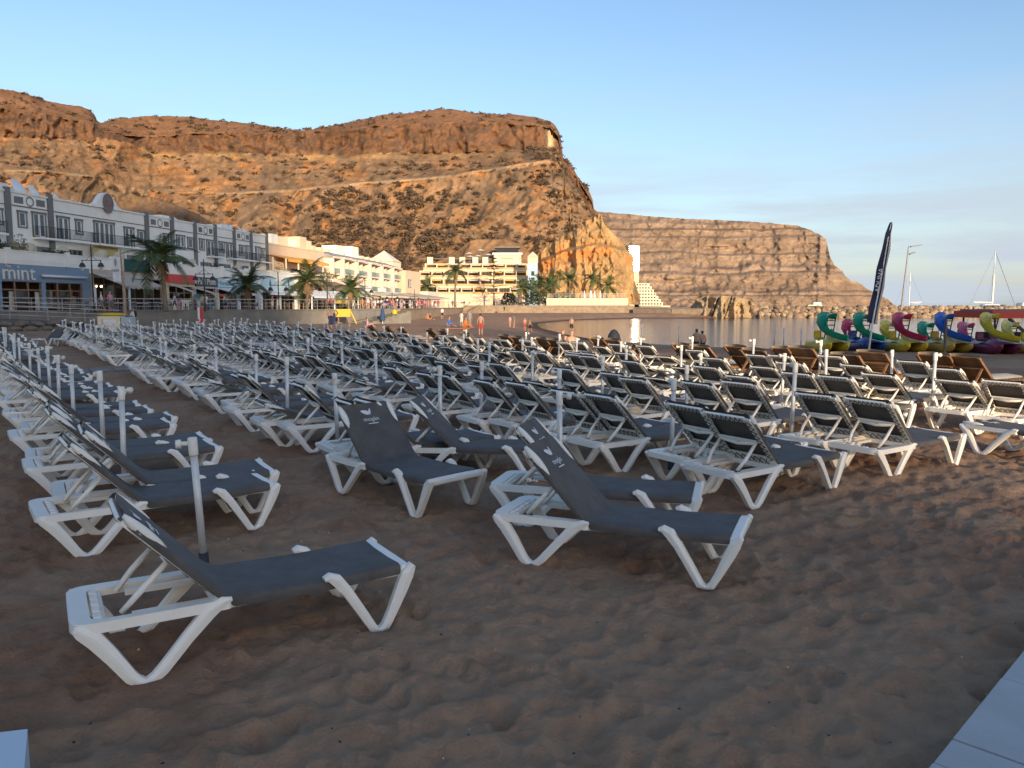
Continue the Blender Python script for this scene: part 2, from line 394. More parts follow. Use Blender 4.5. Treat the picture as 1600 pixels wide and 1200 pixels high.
yrd = lay(xs, [(-260,262),(0,268),(60,270),(140,275),(200,290),(270,302),(340,302),(450,297),(560,286),(640,280),(700,274),(760,265),(850,251),(870,252),(880,270),(905,318),(925,345),(940,362),(960,392),(985,424),(1000,464)])
ytop = ytop + 3.2*(fbm(xs/8, xs*0+.5, 4, 136)-.5); ycb = ycb + 11*(fbm(xs/34, xs*0+.5, 3, 134)-.5); yct = np.minimum(yct + 10*(fbm(xs/26, xs*0+.5, 3, 135)-.5), ycb-2); yct = np.maximum(yct, ytop+1)
ybs = np.full(xs.shape, 474.)
nb, nr_, nc_, nt_ = 90, 30, 26, 26
def seg(a, b, n, last=False):
    t = np.linspace(0, 1, n, endpoint=last)[:, None]; return a[None]*(1-t) + b[None]*t
YY = np.concatenate([seg(ybs, yrd, nb), seg(yrd, ycb, nr_), seg(ycb, yct, nc_), seg(yct, ytop, nt_, True)])
dn = len(xs)
fac = lay(xs, [(-260,.80),(60,.84),(240,1.0),(480,1.0),(870,1.04),(1000,.95)])
def const(v): return np.full(dn, v)*fac
DD = np.concatenate([seg(const(310.), const(430.), nb), seg(const(430.), const(482.), nr_), seg(const(482.), const(490.), nc_), seg(const(490.), const(550.), nt_, True)])
XS = np.broadcast_to(xs, YY.shape)
# relief: pushed along the line of sight, so every ridge has its own depth
reg = np.concatenate([np.full(nb, 0), np.full(nr_, 1), np.full(nc_, 2), np.full(nt_, 3)])[:, None]*np.ones((1, dn))
v_ = np.concatenate([np.linspace(0, 1, nb, False), np.linspace(0, 1, nr_, False), np.linspace(0, 1, nc_, False), np.linspace(0, 1, nt_)])[:, None]*np.ones((1, dn))
warp = 26*(fbm(XS/70, YY/40, 3, 101)-.5)
gul = ridged((XS+warp+.55*(YY-300))/95, YY/160, 3, 110)-.4
fine_ = fbm(XS/14, YY/10, 4, 120)-.5
colm = .6*(ridged((XS+.8*warp)/31, YY/70, 3, 130)-.4) + .55*(fbm((XS+warp)/9, YY/14, 3, 133)-.5)
edge = np.where(reg == 0, np.sin(v_*math.pi)**.5, np.where(reg == 1, .5, 1.0))
med = ridged((XS+.9*YY+warp)/30, (YY-.2*XS)/44, 3, 125)-.4
disp = np.where(reg == 0, -30*gul*edge - 11*med - 10*fine_, np.where(reg == 1, -13*gul - 8*fine_, np.where(reg == 2, -17*colm - 5*fine_, -15*gul - 7*fine_)))
ledge = 3.5*(np.mod(YY/9.0 + 1.2*fbm(XS/120, YY/60, 2, 140), 1.0)-.5)*((reg == 1) | (reg == 3))
roadb = np.exp(-((YY-yrd[None]-1.0)/1.7)**2)*sstep(330, 345, XS)*(1-sstep(855, 866, XS)) + np.exp(-((YY-lay(xs, [(-260,268),(0,267),(30,266),(70,268),(140,275),(150,276)])[None])/1.6)**2)*(1-sstep(140, 150, XS))
disp = disp*(1-.8*roadb) - 4*roadb
nose = sstep(872, 884, XS)
DD = DD + disp + ledge + nose*(-12*(ridged(XS/12, YY/26, 3, 150)-.4))
PX, PY, PZ = place(XS, YY, DD)
# plateau behind the rim
bx_, by_, bz_ = PX[-1]*1.5, PY[-1]*1.5, PZ[-1] - 6
PXa = np.vstack([PX, bx_[None]]); PYa = np.vstack([PY, by_[None]]); PZa = np.vstack([PZ, bz_[None]])
c_tal = np.array([.285, .172, .095]); c_tal2 = np.array([.215, .142, .088]); c_cliff = np.array([.185, .098, .055]); c_dark = np.array([.105, .065, .045]); c_or = np.array([.40, .185, .07]); c_top = np.array([.26, .135, .068]); c_road = np.array([.40, .28, .175]); c_yel = np.array([.44, .28, .12])
n_a = fbm(XS/60, YY/34, 4, 160)[..., None]; n_b = fbm(XS/9, YY/7, 4, 170)[..., None]; n_c = fbm(XS/30, YY/16, 3, 180)[..., None]
C0 = c_tal*(1-sstep(.38, .62, n_a)) + c_tal2*sstep(.38, .62, n_a)
C0 = C0*(1-.55*sstep(.60, .70, n_c)) + c_or*.55*sstep(.60, .70, n_c)
C2 = c_cliff*(1-sstep(.45, .65, n_b)) + c_dark*sstep(.45, .65, n_b)
str_ = fbm(XS/6, YY/60, 3, 190)[..., None]; C2 = C2*(.85+.3*str_)
C3 = c_top*(1-.4*sstep(.5, .7, n_b)) + c_cliff*.4*sstep(.5, .7, n_b)
rg = reg[..., None]; CC = np.where(rg == 0, C0, np.where(rg == 1, C0*.93, np.where(rg == 2, C2, C3)))
yb = np.exp(-((YY-ycb[None]-4)/4.5)**2)[..., None]*sstep(.45, .6, n_c)*.7*(XS > 220)[..., None]; CC = CC*(1-yb) + c_yel*yb
pale = (np.exp(-((XS-860)/5.0)**2)*sstep(200, 206, YY)*(1-sstep(226, 232, YY)))[..., None]; CC = CC*(1-pale) + np.array([.58, .42, .24])*pale
rb = np.clip(roadb, 0, 1)[..., None]*.85; CC = CC*(1-rb) + c_road*rb
CC = CC*(.66 + .50*n_b)*(.86+.28*fbm(XS/3.2, YY/2.6, 2, 195)[..., None])
CCa = np.concatenate([CC, CC[-1:]])
mesa = struct(obj('mountain', grid_mesh('mountain', np.stack([PXa.ravel(), PYa.ravel(), PZa.ravel()], 1), PXa.shape[0], dn, terrain_material('mountain_rock', .7, .35, 1.6), CCa.reshape(-1, 3))))

# far headland with level lava beds
hx = np.arange(905, 1402, 1.5)
hy_t = lay(hx, [(905,329),(940,331),(985,335),(1040,340),(1100,343),(1150,345),(1200,348),(1245,352),(1262,358),(1280,366),(1291,374),(1293,385),(1297,402),(1304,414),(1316,424),(1320,431),(1330,438),(1346,444),(1356,452),(1370,458),(1385,466),(1394,473),(1397,478.5),(1402,479.5)])
hy_t = hy_t + 2.4*(fbm(hx/7, hx*0+.5, 3, 199)-.5)*(hx < 1390); nhr = 120; tt = np.linspace(0, 1, nhr)[:, None]; HY = 480.2*(1-tt) + hy_t[None]*tt; HX = np.broadcast_to(hx, HY.shape)
hgt = 480.2-HY; wv = 15*(fbm(HX/70, HY/30, 4, 200)-.5)
beds = (hgt+wv)/17.0 + 1.1*vnoise(HX*0+1.7, hgt/13, 205) + .5*fbm(HX/160, hgt/25, 2, 206); bf = np.mod(beds, 1.0); stair = np.floor(beds) + sstep(.55, 1.0, bf)
HD = 1330 + 26*stair + 18*(hgt/26) - 20*(ridged((HX+wv*2)/46, HY/130, 3, 210)-.4) - 16*(fbm(HX/9, HY/7, 3, 220)-.5) + 190*sstep(1280, 1400, HX)
hX, hY, hZ = place(HX, HY, HD)
hn = fbm(HX/11, HY/5, 4, 230)[..., None]; hb = vnoise(HX*0+3.3, beds*2.2, 240)[..., None]
HC = np.array([.205, .147, .108])*(.90+.28*hb)*(.72+.56*hn)
lt = np.exp(-((bf-.5)/.10)**2)[..., None]*sstep(.45, .62, hn)*sstep(.42, .58, fbm(HX/60, HY/9, 3, 245))[..., None]*.8; HC = HC*(1-lt) + np.array([.34, .24, .15])*lt
hXa = np.vstack([hX, hX[-1:]*1.4]); hYa = np.vstack([hY, hY[-1:]*1.4]); hZa = np.vstack([hZ, hZ[-1:]])
struct(obj('headland', grid_mesh('headland', np.stack([hXa.ravel(), hYa.ravel(), hZa.ravel()], 1), nhr+1, len(hx), terrain_material('headland_rock', .6, .12, 5, .25, .02), np.concatenate([HC, HC[-1:]]).reshape(-1, 3))))

# orange cut rock face beside the hotel
ox = np.arange(826, 1000, 1.0)
oy = lay(ox, [(826,428),(832,415),(842,398),(855,384),(870,376),(885,366),(900,358),(908,352),(915,345),(922,343),(930,338),(936,334),(940,338),(944,350),(956,362),(972,378),(980,392),(988,397),(991,403),(990,415),(986,425),(988,440),(992,468),(999,474)])
no = 80; tt = np.linspace(0, 1, no)[:, None]; OY = 476*(1-tt)+oy[None]*tt; OX = np.broadcast_to(ox, OY.shape)
bench = sstep(0, 1, (OY-lay(ox, [(826,420),(880,395),(930,384),(975,392),(1000,400)])[None])/-6)
OD = 262 + 16*tt + 9*bench - 7*(ridged((OX+6*fbm(OX/20, OY/20, 2, 250))/26, OY/80, 3, 260)-.4) - 5*(fbm(OX/7, OY/8, 3, 270)-.5) + 14*sstep(955, 999, OX) + 9*sstep(850, 826, OX)
oX, oY, oZ = place(OX, OY, OD)
on = fbm(OX/10, OY/22, 4, 280)[..., None]; oo = np.exp(-((OY-lay(ox, [(826,430),(870,400),(930,392),(990,402)])[None])/13)**2)[..., None]*sstep(.35, .6, fbm(OX/22, OY/9, 3, 290))[..., None]
OC = (np.array([.33, .20, .095])*(1-on) + np.array([.42, .28, .135])*on)*(.7+.6*fbm(OX/4, OY/14, 3, 300)[..., None]); OC = OC*(1-.8*oo) + np.array([.55, .215, .06])*.8*oo
oXa = np.vstack([oX, oX[-1:]*1.12]); oYa = np.vstack([oY, oY[-1:]*1.12]); oZa = np.vstack([oZ, oZ[-1:]-3])
struct(obj('rock_face', grid_mesh('rock_face', np.stack([oXa.ravel(), oYa.ravel(), oZa.ravel()], 1), no+1, len(ox), terrain_material('orange_rock', .8, .5, 1.0, .3, .2), np.concatenate([OC, OC[-1:]]).reshape(-1, 3))))

# nearer bare spur behind the white terrace, and ground rising to the hotel gardens
def spur(name, ctrl, ybase, d0, d1, c1, c2, seed):
    x = np.arange(ctrl[0][0], ctrl[-1][0]+.1, 2.5); yt = lay(x, ctrl); n = 50; t = np.linspace(0, 1, n)[:, None]
    y = ybase*(1-t)+yt[None]*t; xx = np.broadcast_to(x, y.shape)
    d = d0+(d1-d0)*t - 9*(ridged((xx+y)/60, y/70, 3, seed)-.4) - 4*(fbm(xx/10, y/8, 3, seed+5)-.5)
    X, Y, Z = place(xx, y, d); k = fbm(xx/30, y/20, 4, seed+9)[..., None]; C = (np.array(c1)*(1-k)+np.array(c2)*k)*(.75+.5*fbm(xx/5, y/4, 3, seed+12)[..., None])
    X = np.vstack([X, X[-1:]*1.25]); Y = np.vstack([Y, Y[-1:]*1.25]); Z = np.vstack([Z, Z[-1:]-5])
    return struct(obj(name, grid_mesh(name, np.stack([X.ravel(), Y.ravel(), Z.ravel()], 1), n+1, len(x), terrain_material(name+'_soil', .7, .5, .8), np.concatenate([C, C[-1:]]).reshape(-1, 3))))
spur('hill', [(-200,300),(0,296),(30,290),(60,300),(110,312),(150,325),(190,312),(235,307),(270,318),(310,335),(350,362),(400,392),(450,420),(520,450)], 474, 175, 225, (.25,.155,.09), (.17,.11,.07), 310)
spur('hillside', [(600,450),(640,425),(700,402),(735,376),(745,374),(790,374),(815,382),(835,402),(850,430),(870,460)], 474, 268, 300, (.30,.17,.09), (.24,.15,.085), 330)

# the valley side behind the camera, unseen, ridge shaped to shade the near beach
lxs = np.concatenate([np.linspace(-420, 10, 60), np.linspace(11, 40, 90), np.linspace(42, 330, 50)]); hys = np.linspace(-560, -980, 50)
lx, HYg = np.meshgrid(lxs, hys); HXg = lx - (HYg+40)*.364           # gap shaped along the sun's direction to let a lit strip through
left = 1-sstep(21.5, 24.4, lx + 1.6*(fbm(HYg/60, lx/30, 2, 350)-.5))
right = sstep(29.6, 31.6, lx)*(1-sstep(200, 300, lx))
up = sstep(-562, -610, HYg)
HZg = -.3 + left*up*(182 + 34*sstep(21, 8, lx) + 8*fbm(HXg/50, HYg/50, 3, 360)) + right*up*(150 + 3*fbm(HXg/40, HYg/40, 2, 365))
hcol = np.array([.22, .14, .085])*(.7+.6*fbm(HXg/9, HYg/9, 3, 370)[..., None])
struct(obj('valley_side', grid_mesh('valley_side', np.stack([HXg.ravel(), HYg.ravel(), HZg.ravel()], 1), 50, 200, terrain_material('valley_side_soil'), hcol.reshape(-1, 3))))

# shrubs on the mountain: the larger ones singly, the rest as one scatter
def shrub_mesh(seed, n=70):
    r = random.Random(seed); b = MB()
    for _ in range(n):
        a = r.uniform(0, 6.283); e = r.uniform(0, 1.45); q = r.uniform(.45, 1.0)
        p = Vector((math.cos(a)*math.cos(e)*q, math.sin(a)*math.cos(e)*q, math.sin(e)*q*.62)); s_ = r.uniform(.16, .32)
        u = Vector((r.gauss(0, 1), r.gauss(0, 1), r.gauss(0, 1))).normalized(); w = u.cross(Vector((r.gauss(0, 1), r.gauss(0, 1), r.gauss(0, 1)))).normalized()
        b.add([p-u*s_, p+w*s_*.6, p+u*s_, p-w*s_*.6], [(0, 1, 2, 3)])
    return b
M_scrub = mat('dry_scrub', (.088, .058, .036), .9, var=.35, scale=.3)
shm = [shrub_mesh(k).mesh('shrub', M_scrub) for k in range(4)]
wgt = np.where(reg == 0, .35 + 1.9*sstep(470, 540, XS)*(1-sstep(720, 790, XS))*sstep(290, 310, YY)*(1-sstep(405, 425, YY)) + .5*sstep(300, 420, XS), np.where(reg == 1, .55, np.where(reg == 3, .5, 0)))
wgt = wgt*(.42 + 1.1*sstep(.40, .68, fbm(XS/40, YY/22, 3, 380)))*(YY < 430)*(XS > -10)*(XS < 930)*(roadb < .2)*(YY > ytop[None]+.5)
flat = (wgt/wgt.sum()).ravel(); pick = nrs.choice(flat.size, 2600, p=flat)
fx, fy, fz = PX.ravel()[pick], PY.ravel()[pick], PZ.ravel()[pick]
size = .55 + 2.1*nrs.random_sample(len(pick))**2.2; order = np.argsort(-size/fy)
for k in order[:290]:
    o = obj('hillside_shrub', shm[k % 4], None, (fx[k], fy[k], fz[k]-.2), nrs.uniform(0, 6.28)); o.scale = (size[k]*1.25,)*3
    tag(o, 'dark rounded dry shrub growing on the sunlit mountain slope', 'shrub', 'shrubs on the mountain slope')
sb = MB()
sv = [np.array(shrub_mesh(50+k, 26).v) for k in range(4)]; sf = [shrub_mesh(50+k, 26).f for k in range(4)]
for k in order[290:]:
    a = nrs.uniform(0, 6.28); R = np.array([[math.cos(a), -math.sin(a), 0], [math.sin(a), math.cos(a), 0], [0, 0, 1]])
    sb.add((sv[k % 4]*1.5 @ R.T)*size[k] + np.array([fx[k], fy[k], fz[k]-.2]), sf[k % 4])
for k in range(75):                                             # scrub along the skyline
    j = int(np.interp(nrs.uniform(150, 850), xs, np.arange(dn))); sb.add(sv[k % 4]*nrs.uniform(1.2, 2.8)+np.array([PX[-1, j], PY[-1, j]+2, PZ[-1, j]-.2]), sf[k % 4])
stuff(tag(sb.build('scrub', M_scrub), 'small scattered scrub dotting the mountain and its skyline', 'scrub'))

# ------------------------------------------------------------------ promenade, walls, ramp
ZP = 1.36
prom = [(-36.5,67),(-19,83),(-13.9,93),(-12.5,128),(-11,166),(30,168),(60,175),(70,420),(-400,420),(-400,40),(-80,30),(-52,48),(-41,61)]
struct(MB().prism(prom, -1.5, ZP).build('promenade', M_pave))
def wall_run(name, pts, z0, z1, th, m, label, cat, cap=None):
    t = thing(name, label, cat, (*pts[0], 0)); o = Vector((*pts[0], 0)); b = MB(); c = MB()
    for p, q in zip(pts[:-1], pts[1:]):
        p = Vector((*p, 0))-o; q = Vector((*q, 0))-o
        b.bar(p+Vector((0,0,(z0+z1)/2)), q+Vector((0,0,(z0+z1)/2)), th, z1-z0)
        c.bar(p+Vector((0,0,z1+.06)), q+Vector((0,0,z1+.06)), th+.16, .12)
    b.build('wall', m, t); c.build('coping', cap or M_conc, t); return t
wall_run('beach_wall', [(-41,61),(-36.3,66.8),(-18.9,82.8),(-13.9,92.6)], -.8, ZP+.02, .5, M_conc, 'grey concrete retaining wall below the promenade rail', 'wall')
wall_run('stone_beach_wall', [(-13.7,93.2),(-12.3,128),(-10.8,165.8)], -.8, ZP+.05, .6, M_stonew, 'sunlit rubble stone wall running back from the yellow bin', 'wall')
wall_run('far_beach_wall', [(-10.4,166),(5,167),(26,167.5)], -.5, 1.85, .6, M_stonew, 'low sunlit stone wall along the far end of the beach', 'wall')
wall_run('pool_terrace_wall', [(8,181),(20,181),(27,181)], 1.2, 3.5, .5, M_peach, 'plain peach wall of the pool terrace below the rock face', 'wall', M_cream)
wall_run('quay_wall', [(26.2,166),(33,160),(40,156.5)], -1.5, 1.25, 1.2, M_stonew, 'low stone quay wall beside the cracked rock block', 'wall')
# railing along the promenade edge
def railing(pts, z, label, h=1.0, step=2.0, name='railing', rails=(1.0, .66, .33), zs=None):
    o = Vector((*pts[0], z)); t = thing(name, label, 'railing', o); post = MB().bar((0,0,0), (0,0,h), .06, .06).mesh('post', M_steel)
    b = MB()
    for i, (p, q) in enumerate(zip(pts[:-1], pts[1:])):
        za = 0 if zs is None else zs[i]-z; zb = 0 if zs is None else zs[i+1]-z
        p = Vector((*p, z+za))-o; q = Vector((*q, z+zb))-o; n = max(1, int((q-p).length/step))
        for r in rails: b.bar(p+Vector((0,0,r*h)), q+Vector((0,0,r*h)), .06, .06 if r == 1.0 else .035)
        for k in range(n): obj('post', post, t, p+(q-p)*k/n)
    b.build('rails', M_steel, t); return t
railing([(-40.6,61.6),(-36.2,66.9),(-18.8,82.9),(-14,92.4)], ZP+.13, 'grey metal railing on top of the concrete promenade wall')
railing([(-13.4,94),(-12,128),(-10.6,160)], ZP+.16, 'thin metal railing above the sunlit rubble wall', step=6)
# ramp down to the sand at the left, on a field-stone plinth
rp = thing('beach_ramp', 'dark ramp with stone plinth sloping down to the sand at the left edge', 'ramp', (-48, 52, 0))
ra, rb_ = Vector((0, 0, 0)), Vector((17.5, 8.5, 0)); dirr = (rb_-ra).normalized(); nrm = Vector((-dirr.y, dirr.x, 0))
MB().add([ra+Vector((0,0,-.6)), rb_+Vector((0,0,-.6)), rb_+nrm*3+Vector((0,0,-.6)), ra+nrm*3+Vector((0,0,-.6)),
          ra+Vector((0,0,1.45)), rb_+Vector((0,0,.45)), rb_+nrm*3+Vector((0,0,.45)), ra+nrm*3+Vector((0,0,1.45))],
         [(0,3,2,1),(4,5,6,7),(0,1,5,4),(1,2,6,5),(2,3,7,6),(3,0,4,7)]).build('deck', M_asph, rp)
def rock_mesh(seed, sq=.75, n=2, flat=.0):
    import bmesh
    bm = bmesh.new(); bmesh.ops.create_icosphere(bm, subdivisions=n, radius=1); r = random.Random(seed)
    offs = [Vector((r.gauss(0, 1), r.gauss(0, 1), r.gauss(0, 1))).normalized() for _ in range(7)]
    for v in bm.verts:
        d = 1.0
        for o_ in offs: d = min(d, (.62+.2*((o_.x+1)/2))/max(.05, v.co.normalized().dot(o_)) if v.co.dot(o_) > 0 else 9)
        v.co = v.co.normalized()*min(1.0, d)*(1+r.uniform(-.04, .04)); v.co.z *= sq
    me = bpy.data.meshes.new('rock'); bm.to_mesh(me); bm.free(); return me
stones = []
for k in range(5):
    me = rock_mesh(400+k, .8); me.materials.append(M_stone); stones.append(me)
for k in range(38):
    t_ = k % 19; lv = k//19; f_ = (t_+.5*lv)/19; p = ra+(rb_-ra)*f_
    o = obj('stone', stones[k % 5], rp, (p.x+nrm.x*-.05, p.y+nrm.y*-.05, .12+lv*.42)); s_ = rnd.uniform(.48, .62); o.scale = (s_*1.1, .32, s_*.62*(1.25-.55*f_) if lv else s_*.6); o.rotation_euler = (rnd.uniform(-.2, .2), rnd.uniform(-.3, .3), math.atan2(dirr.y, dirr.x))
railing([(-48, 52), (-30.5, 60.5)], 1.45, 'sloping metal handrail along the ramp to the beach', zs=[1.5, .5], step=2.2, name='ramp_railing')
railing([(-49.2, 54.7), (-33, 62.6)], 1.45, 'upper metal handrail behind the ramp in front of the blue shop', zs=[1.55, .9], step=2.2, name='ramp_railing')

# paving at the bottom right and the white box corner at the bottom left
e0, e1 = gp(1452, 1200, .11), gp(1600, 1016, .11); ed = (e1-e0).normalized(); en = Vector((ed.y, -ed.x, 0))
pv = struct(thing('pavement', 'x', 'x', e0)); del pv['label']; del pv['category']
M_slab = mat('pale_paving_slab', (.40, .41, .42), .7, var=.10, scale=2.5, bump=.12, bscale=40)
cuts = [-1.6, -.75, 0.05, gp(1490,1155,.11).xy.__sub__(e0.xy).length, gp(1566,1059,.11).xy.__sub__(e0.xy).length, 1.75, 2.6, 3.5, 4.4, 5.3]
for a, b in zip(cuts[:-1], cuts[1:]):
    for w0, w1 in ((0, .62), (.63, 1.3), (1.31, 2.0)):
        m_ = MB(); P = [ed*(a+.006)+en*w0, ed*(b-.006)+en*w0, ed*(b-.006)+en*w1, ed*(a+.006)+en*w1]
        m_.prism([(p.x, p.y) for p in P], -.25, rnd.uniform(-.004, .004)); m_.build('paving_slab', M_slab, pv)
bxp = gp(43, 1139, .42); bx2 = gp(38, 1200, .42); be = (Vector((bx2.x, bx2.y, 0))-Vector((bxp.x, bxp.y, 0))).normalized(); bw = Vector((be.y, -be.x, 0))
wb = thing('white_plinth', 'smooth white box corner at the bottom left of the sand', 'box', (bxp.x, bxp.y, 0))
q = [Vector((0,0,0)), be*.9, be*.9+Vector((-.72,.12-.3,0)), Vector((-.72,-.18,0))]
MB().prism([(p.x, p.y) for p in q], -.05, .40).build('body', mat('pale_blue_white_laminate', (.50, .58, .64), .35), wb)
MB().prism([(p.x*1.012, p.y*1.012) for p in q], .402, .42).build('lid', mat('pale_blue_white_laminate', (.6, .68, .76)), wb)

# ------------------------------------------------------------------ beach loungers
LX, LY = .93, .95
def lounger(theta, far=False):
    """Head end at the origin, feet along +x."""
    root = bpy.data.objects.new('beach_lounger', None); COL.objects.link(root); root.empty_display_size = .2
    S = lambda x, y, z: Vector((x*LX, y*LY, z))
    fr = MB()
    # head frame: rounded ring with a notched crossbar
    N = 7
    def ring(x0, x1, hw, rad):
        pts = []
        for cx, cy, a0 in ((x0+rad, -hw+rad, math.pi), (x1-.03, -hw+.03, 1.5*math.pi), (x1-.03, hw-.03, 0), (x0+rad, hw-rad, .5*math.pi)):
            rd = rad if cx < .3 else .03
            for k in range(N if not far else 3):
                a = a0 + .5*math.pi*k/((N if not far else 3)-1); pts.append((cx+rd*math.cos(a), cy+rd*math.sin(a)))
        return pts
    po, pi_ = ring(0, .80, .335, .10), ring(.10, .715, .262, .05); n = len(po)
    vs = [S(x, y, .300) for x, y in po] + [S(x*1.0, y*.985, .352) for x, y in po] + [S(x, y, .300) for x, y in pi_] + [S(x, y, .346) for x, y in pi_]
    fs = []
    for k in range(n):
        j = (k+1) % n; fs += [(k, j, n+j, n+k), (n+k, n+j, 3*n+j, 3*n+k), (2*n+j, 2*n+k, 3*n+k, 3*n+j), (j, k, 2*n+k, 2*n+j)]
    fr.add(vs, fs)
    if not far:
        for k in range(5): fr.cbox((.112)*LX, (.155)*LX, (-.20+.1*k-.034)*LY, (-.20+.1*k+.034)*LY, .325, .350, .005)
        fr.cbox(.150*LX, .175*LX, -.262*LY, .262*LY, .305, .338, .006)
    for s_ in (-1, 1):
        fr.bar(S(.70, .280*s_, .318), S(1.88, .280*s_, .322), .038, .05)
        if not far: fr.bar(S(.30, .20*s_, .318), S(.76, .20*s_, .318), .03, .03)
    fr.cbox(1.82*LX, 1.905*LX, -.325*LY, .325*LY, .305, .362, .014)
    fr.bar(S(1.35, -.28, .315), S(1.35, .28, .315), .05, .04); fr.bar(S(.95, -.28, .315), S(.95, .28, .315), .05, .04)
    fr.build('frame', M_white, root, smooth=False)
    # legs: V shaped channel mouldings
    def leg(path, s_, wid):
        b = MB(); fr_ = []
        for i, (x, z, w, yo) in enumerate(path):
            x2, z2 = path[min(i+1, len(path)-1)][:2]; x1, z1 = path[max(i-1, 0)][:2]
            dx, dz = x2-x1, z2-z1; L = math.hypot(dx, dz); nx, nz = -dz/L, dx/L
            y = s_*yo; h = wid/2; e = .2
            fr_.append([S(x+nx*w/2*a, y+c, z+nz*w/2*a) for a, c in ((-1, -h*.8), (-1, h*.8), (-e, h), (e, h), (1, h*.55), (1, -h*.55), (e, -h), (-e, -h))])
        return b.sweep(fr_)
    hp = [(.015,.335,.03,.305),(.045,.318,.065,.31),(.11,.268,.085,.315),(.19,.165,.075,.322),(.27,.050,.065,.328),(.305,.020,.055,.330),(.345,.012,.03,.331),(.385,.020,.05,.330),(.43,.055,.058,.328),(.56,.190,.062,.32),(.68,.305,.075,.315),(.755,.345,.05,.312),(.80,.350,.02,.31)]
    fp = [(1.33,.365,.02,.325),(1.36,.372,.045,.325),(1.41,.345,.07,.325),(1.47,.275,.062,.327),(1.58,.110,.055,.330),(1.635,.025,.052,.331),(1.675,.012,.025,.331),(1.715,.025,.05,.331),(1.76,.10,.055,.330),(1.83,.235,.075,.327),(1.87,.315,.08,.325),(1.91,.362,.035,.32)]
    if far: hp, fp = hp[::2], fp[::2]+[fp[-1]]
    for s_ in (-1, 1):
        leg(hp, s_, .062).build('leg', M_white, root); leg(fp, s_, .066).build('leg', M_white, root)
    # sling: seat and back in one length of fabric
    ct, st = math.cos(theta), math.sin(theta); Lb = .72; HX_, HZ_ = .80, .352
    prof = []
    nbk = 7 if not far else 3
    for k in range(nbk): l = Lb*(1-k/nbk)**1.0; prof.append((HX_-l*ct/LX*.97, HZ_+l*st, 'b'))
    rad = .10
    prof.append((HX_-.05*ct/LX, HZ_+.05*st+.006, 'b')); prof.append((HX_+.03, HZ_+.010, 's'))
    for k in range(1, (9 if not far else 3)): prof.append((HX_+.03+(1.83-HX_-.03)*k/(8 if not far else 2), HZ_+.012-.012*math.sin(math.pi*k/(8 if not far else 2))+.008*k/8, 's'))
    rows = []
    for i, (x, z, kd) in enumerate(prof):
        x2, z2 = prof[min(i+1, len(prof)-1)][:2]; x1, z1 = prof[max(i-1, 0)][:2]
        dx, dz = (x2-x1)*LX, z2-z1; L = math.hypot(dx, dz); nx, nz = -dz/L, dx/L
        if nz < 0: nx, nz = -nx, -nz
        sk = .062 if kd == 's' else .045; hw = .318 if i else .28
        cs = [(-hw+.002, -sk), (-hw-.004, -sk*.55), (-hw, -.012), (-hw+.03, 0), (-.12, -.010), (.12, -.010), (hw-.03, 0), (hw, -.012), (hw+.004, -sk*.55), (hw-.002, -sk)]
        if far: cs = [cs[0], cs[2], cs[4], cs[5], cs[7], cs[9]]
        rows.append([S(x, y, z)+Vector((nx*d, 0, nz*d)) for y, d in cs])
    sl = MB().sheet(rows).build('sling', M_sling, root, smooth=True)
    bd = Vector((-ct, 0, st)); bn = Vector((st, 0, ct)); O = Vector((HX_*LX, 0, HZ_))     # back direction, front normal
    B = lambda l, y, d: O + bd*l + Vector((0, y*LY, 0)) + bn*d
    def bbar(b, l0, y0, l1, y1, w, h, d, mi=0): b.bar(B(l0, y0, d), B(l1, y1, d), w, h, mi, up=bn)
    # back frame behind the fabric
    bf_ = MB()
    for s_ in (-1, 1): bbar(bf_, .0, .278*s_, Lb-.03, .268*s_, .060, .022, -.034)
    bbar(bf_, Lb-.045, -.24, Lb-.045, .24, .065, .022, -.034); bbar(bf_, .075, -.25, .075, .25, .12, .018, -.034); bbar(bf_, .37, -.23, .37, .23, .035, .022, -.050)
    bf_.build('back_frame', M_white, root)
    if not far:
        lc = MB()
        for s_ in (-1, 1):
            for k in range(9):
                l0 = .10+k*.062; bbar(lc, l0, .240*s_, l0+.031, .300*s_, .006, .006, -.049); bbar(lc, l0+.031, .300*s_, l0+.062, .240*s_, .006, .006, -.049)
        for k in range(8):
            y0 = -.22+k*.055; bbar(lc, Lb-.085, y0, Lb-.015, y0+.0275, .007, .006, -.049); bbar(lc, Lb-.015, y0+.0275, Lb-.085, y0+.055, .007, .006, -.049)
        for k in range(6):
            y0 = -.225+k*.075; bbar(lc, .02, y0, .13, y0+.075, .006, .006, -.047); bbar(lc, .13, y0, .02, y0+.075, .006, .006, -.0485)
        lc.build('lacing', M_lace, root)
    # white guards on the upper corners
    for s_ in (-1, 1):
        g = MB(); fr_ = []
        for k in range(8):
            t = k/7; l = Lb-.015-t*.27; w = .008+.030*math.sin(math.pi*min(1, t*.95+.05))**.8*(1-.3*t); yo = .300; e_ = .12+.88*math.sin(math.pi*min(1, .06+t*.94))**.7
            fr_.append([B(l, s_*(yo+c*.020*e_), d*e_) for c, d in ((0, -.034-w*.3), (1, -.024), (1.2, -.004), (.8, .012), (-.6, .018), (-2.0, .012))])
        g.sweep(fr_).build('corner_guard', M_white, root, smooth=True)
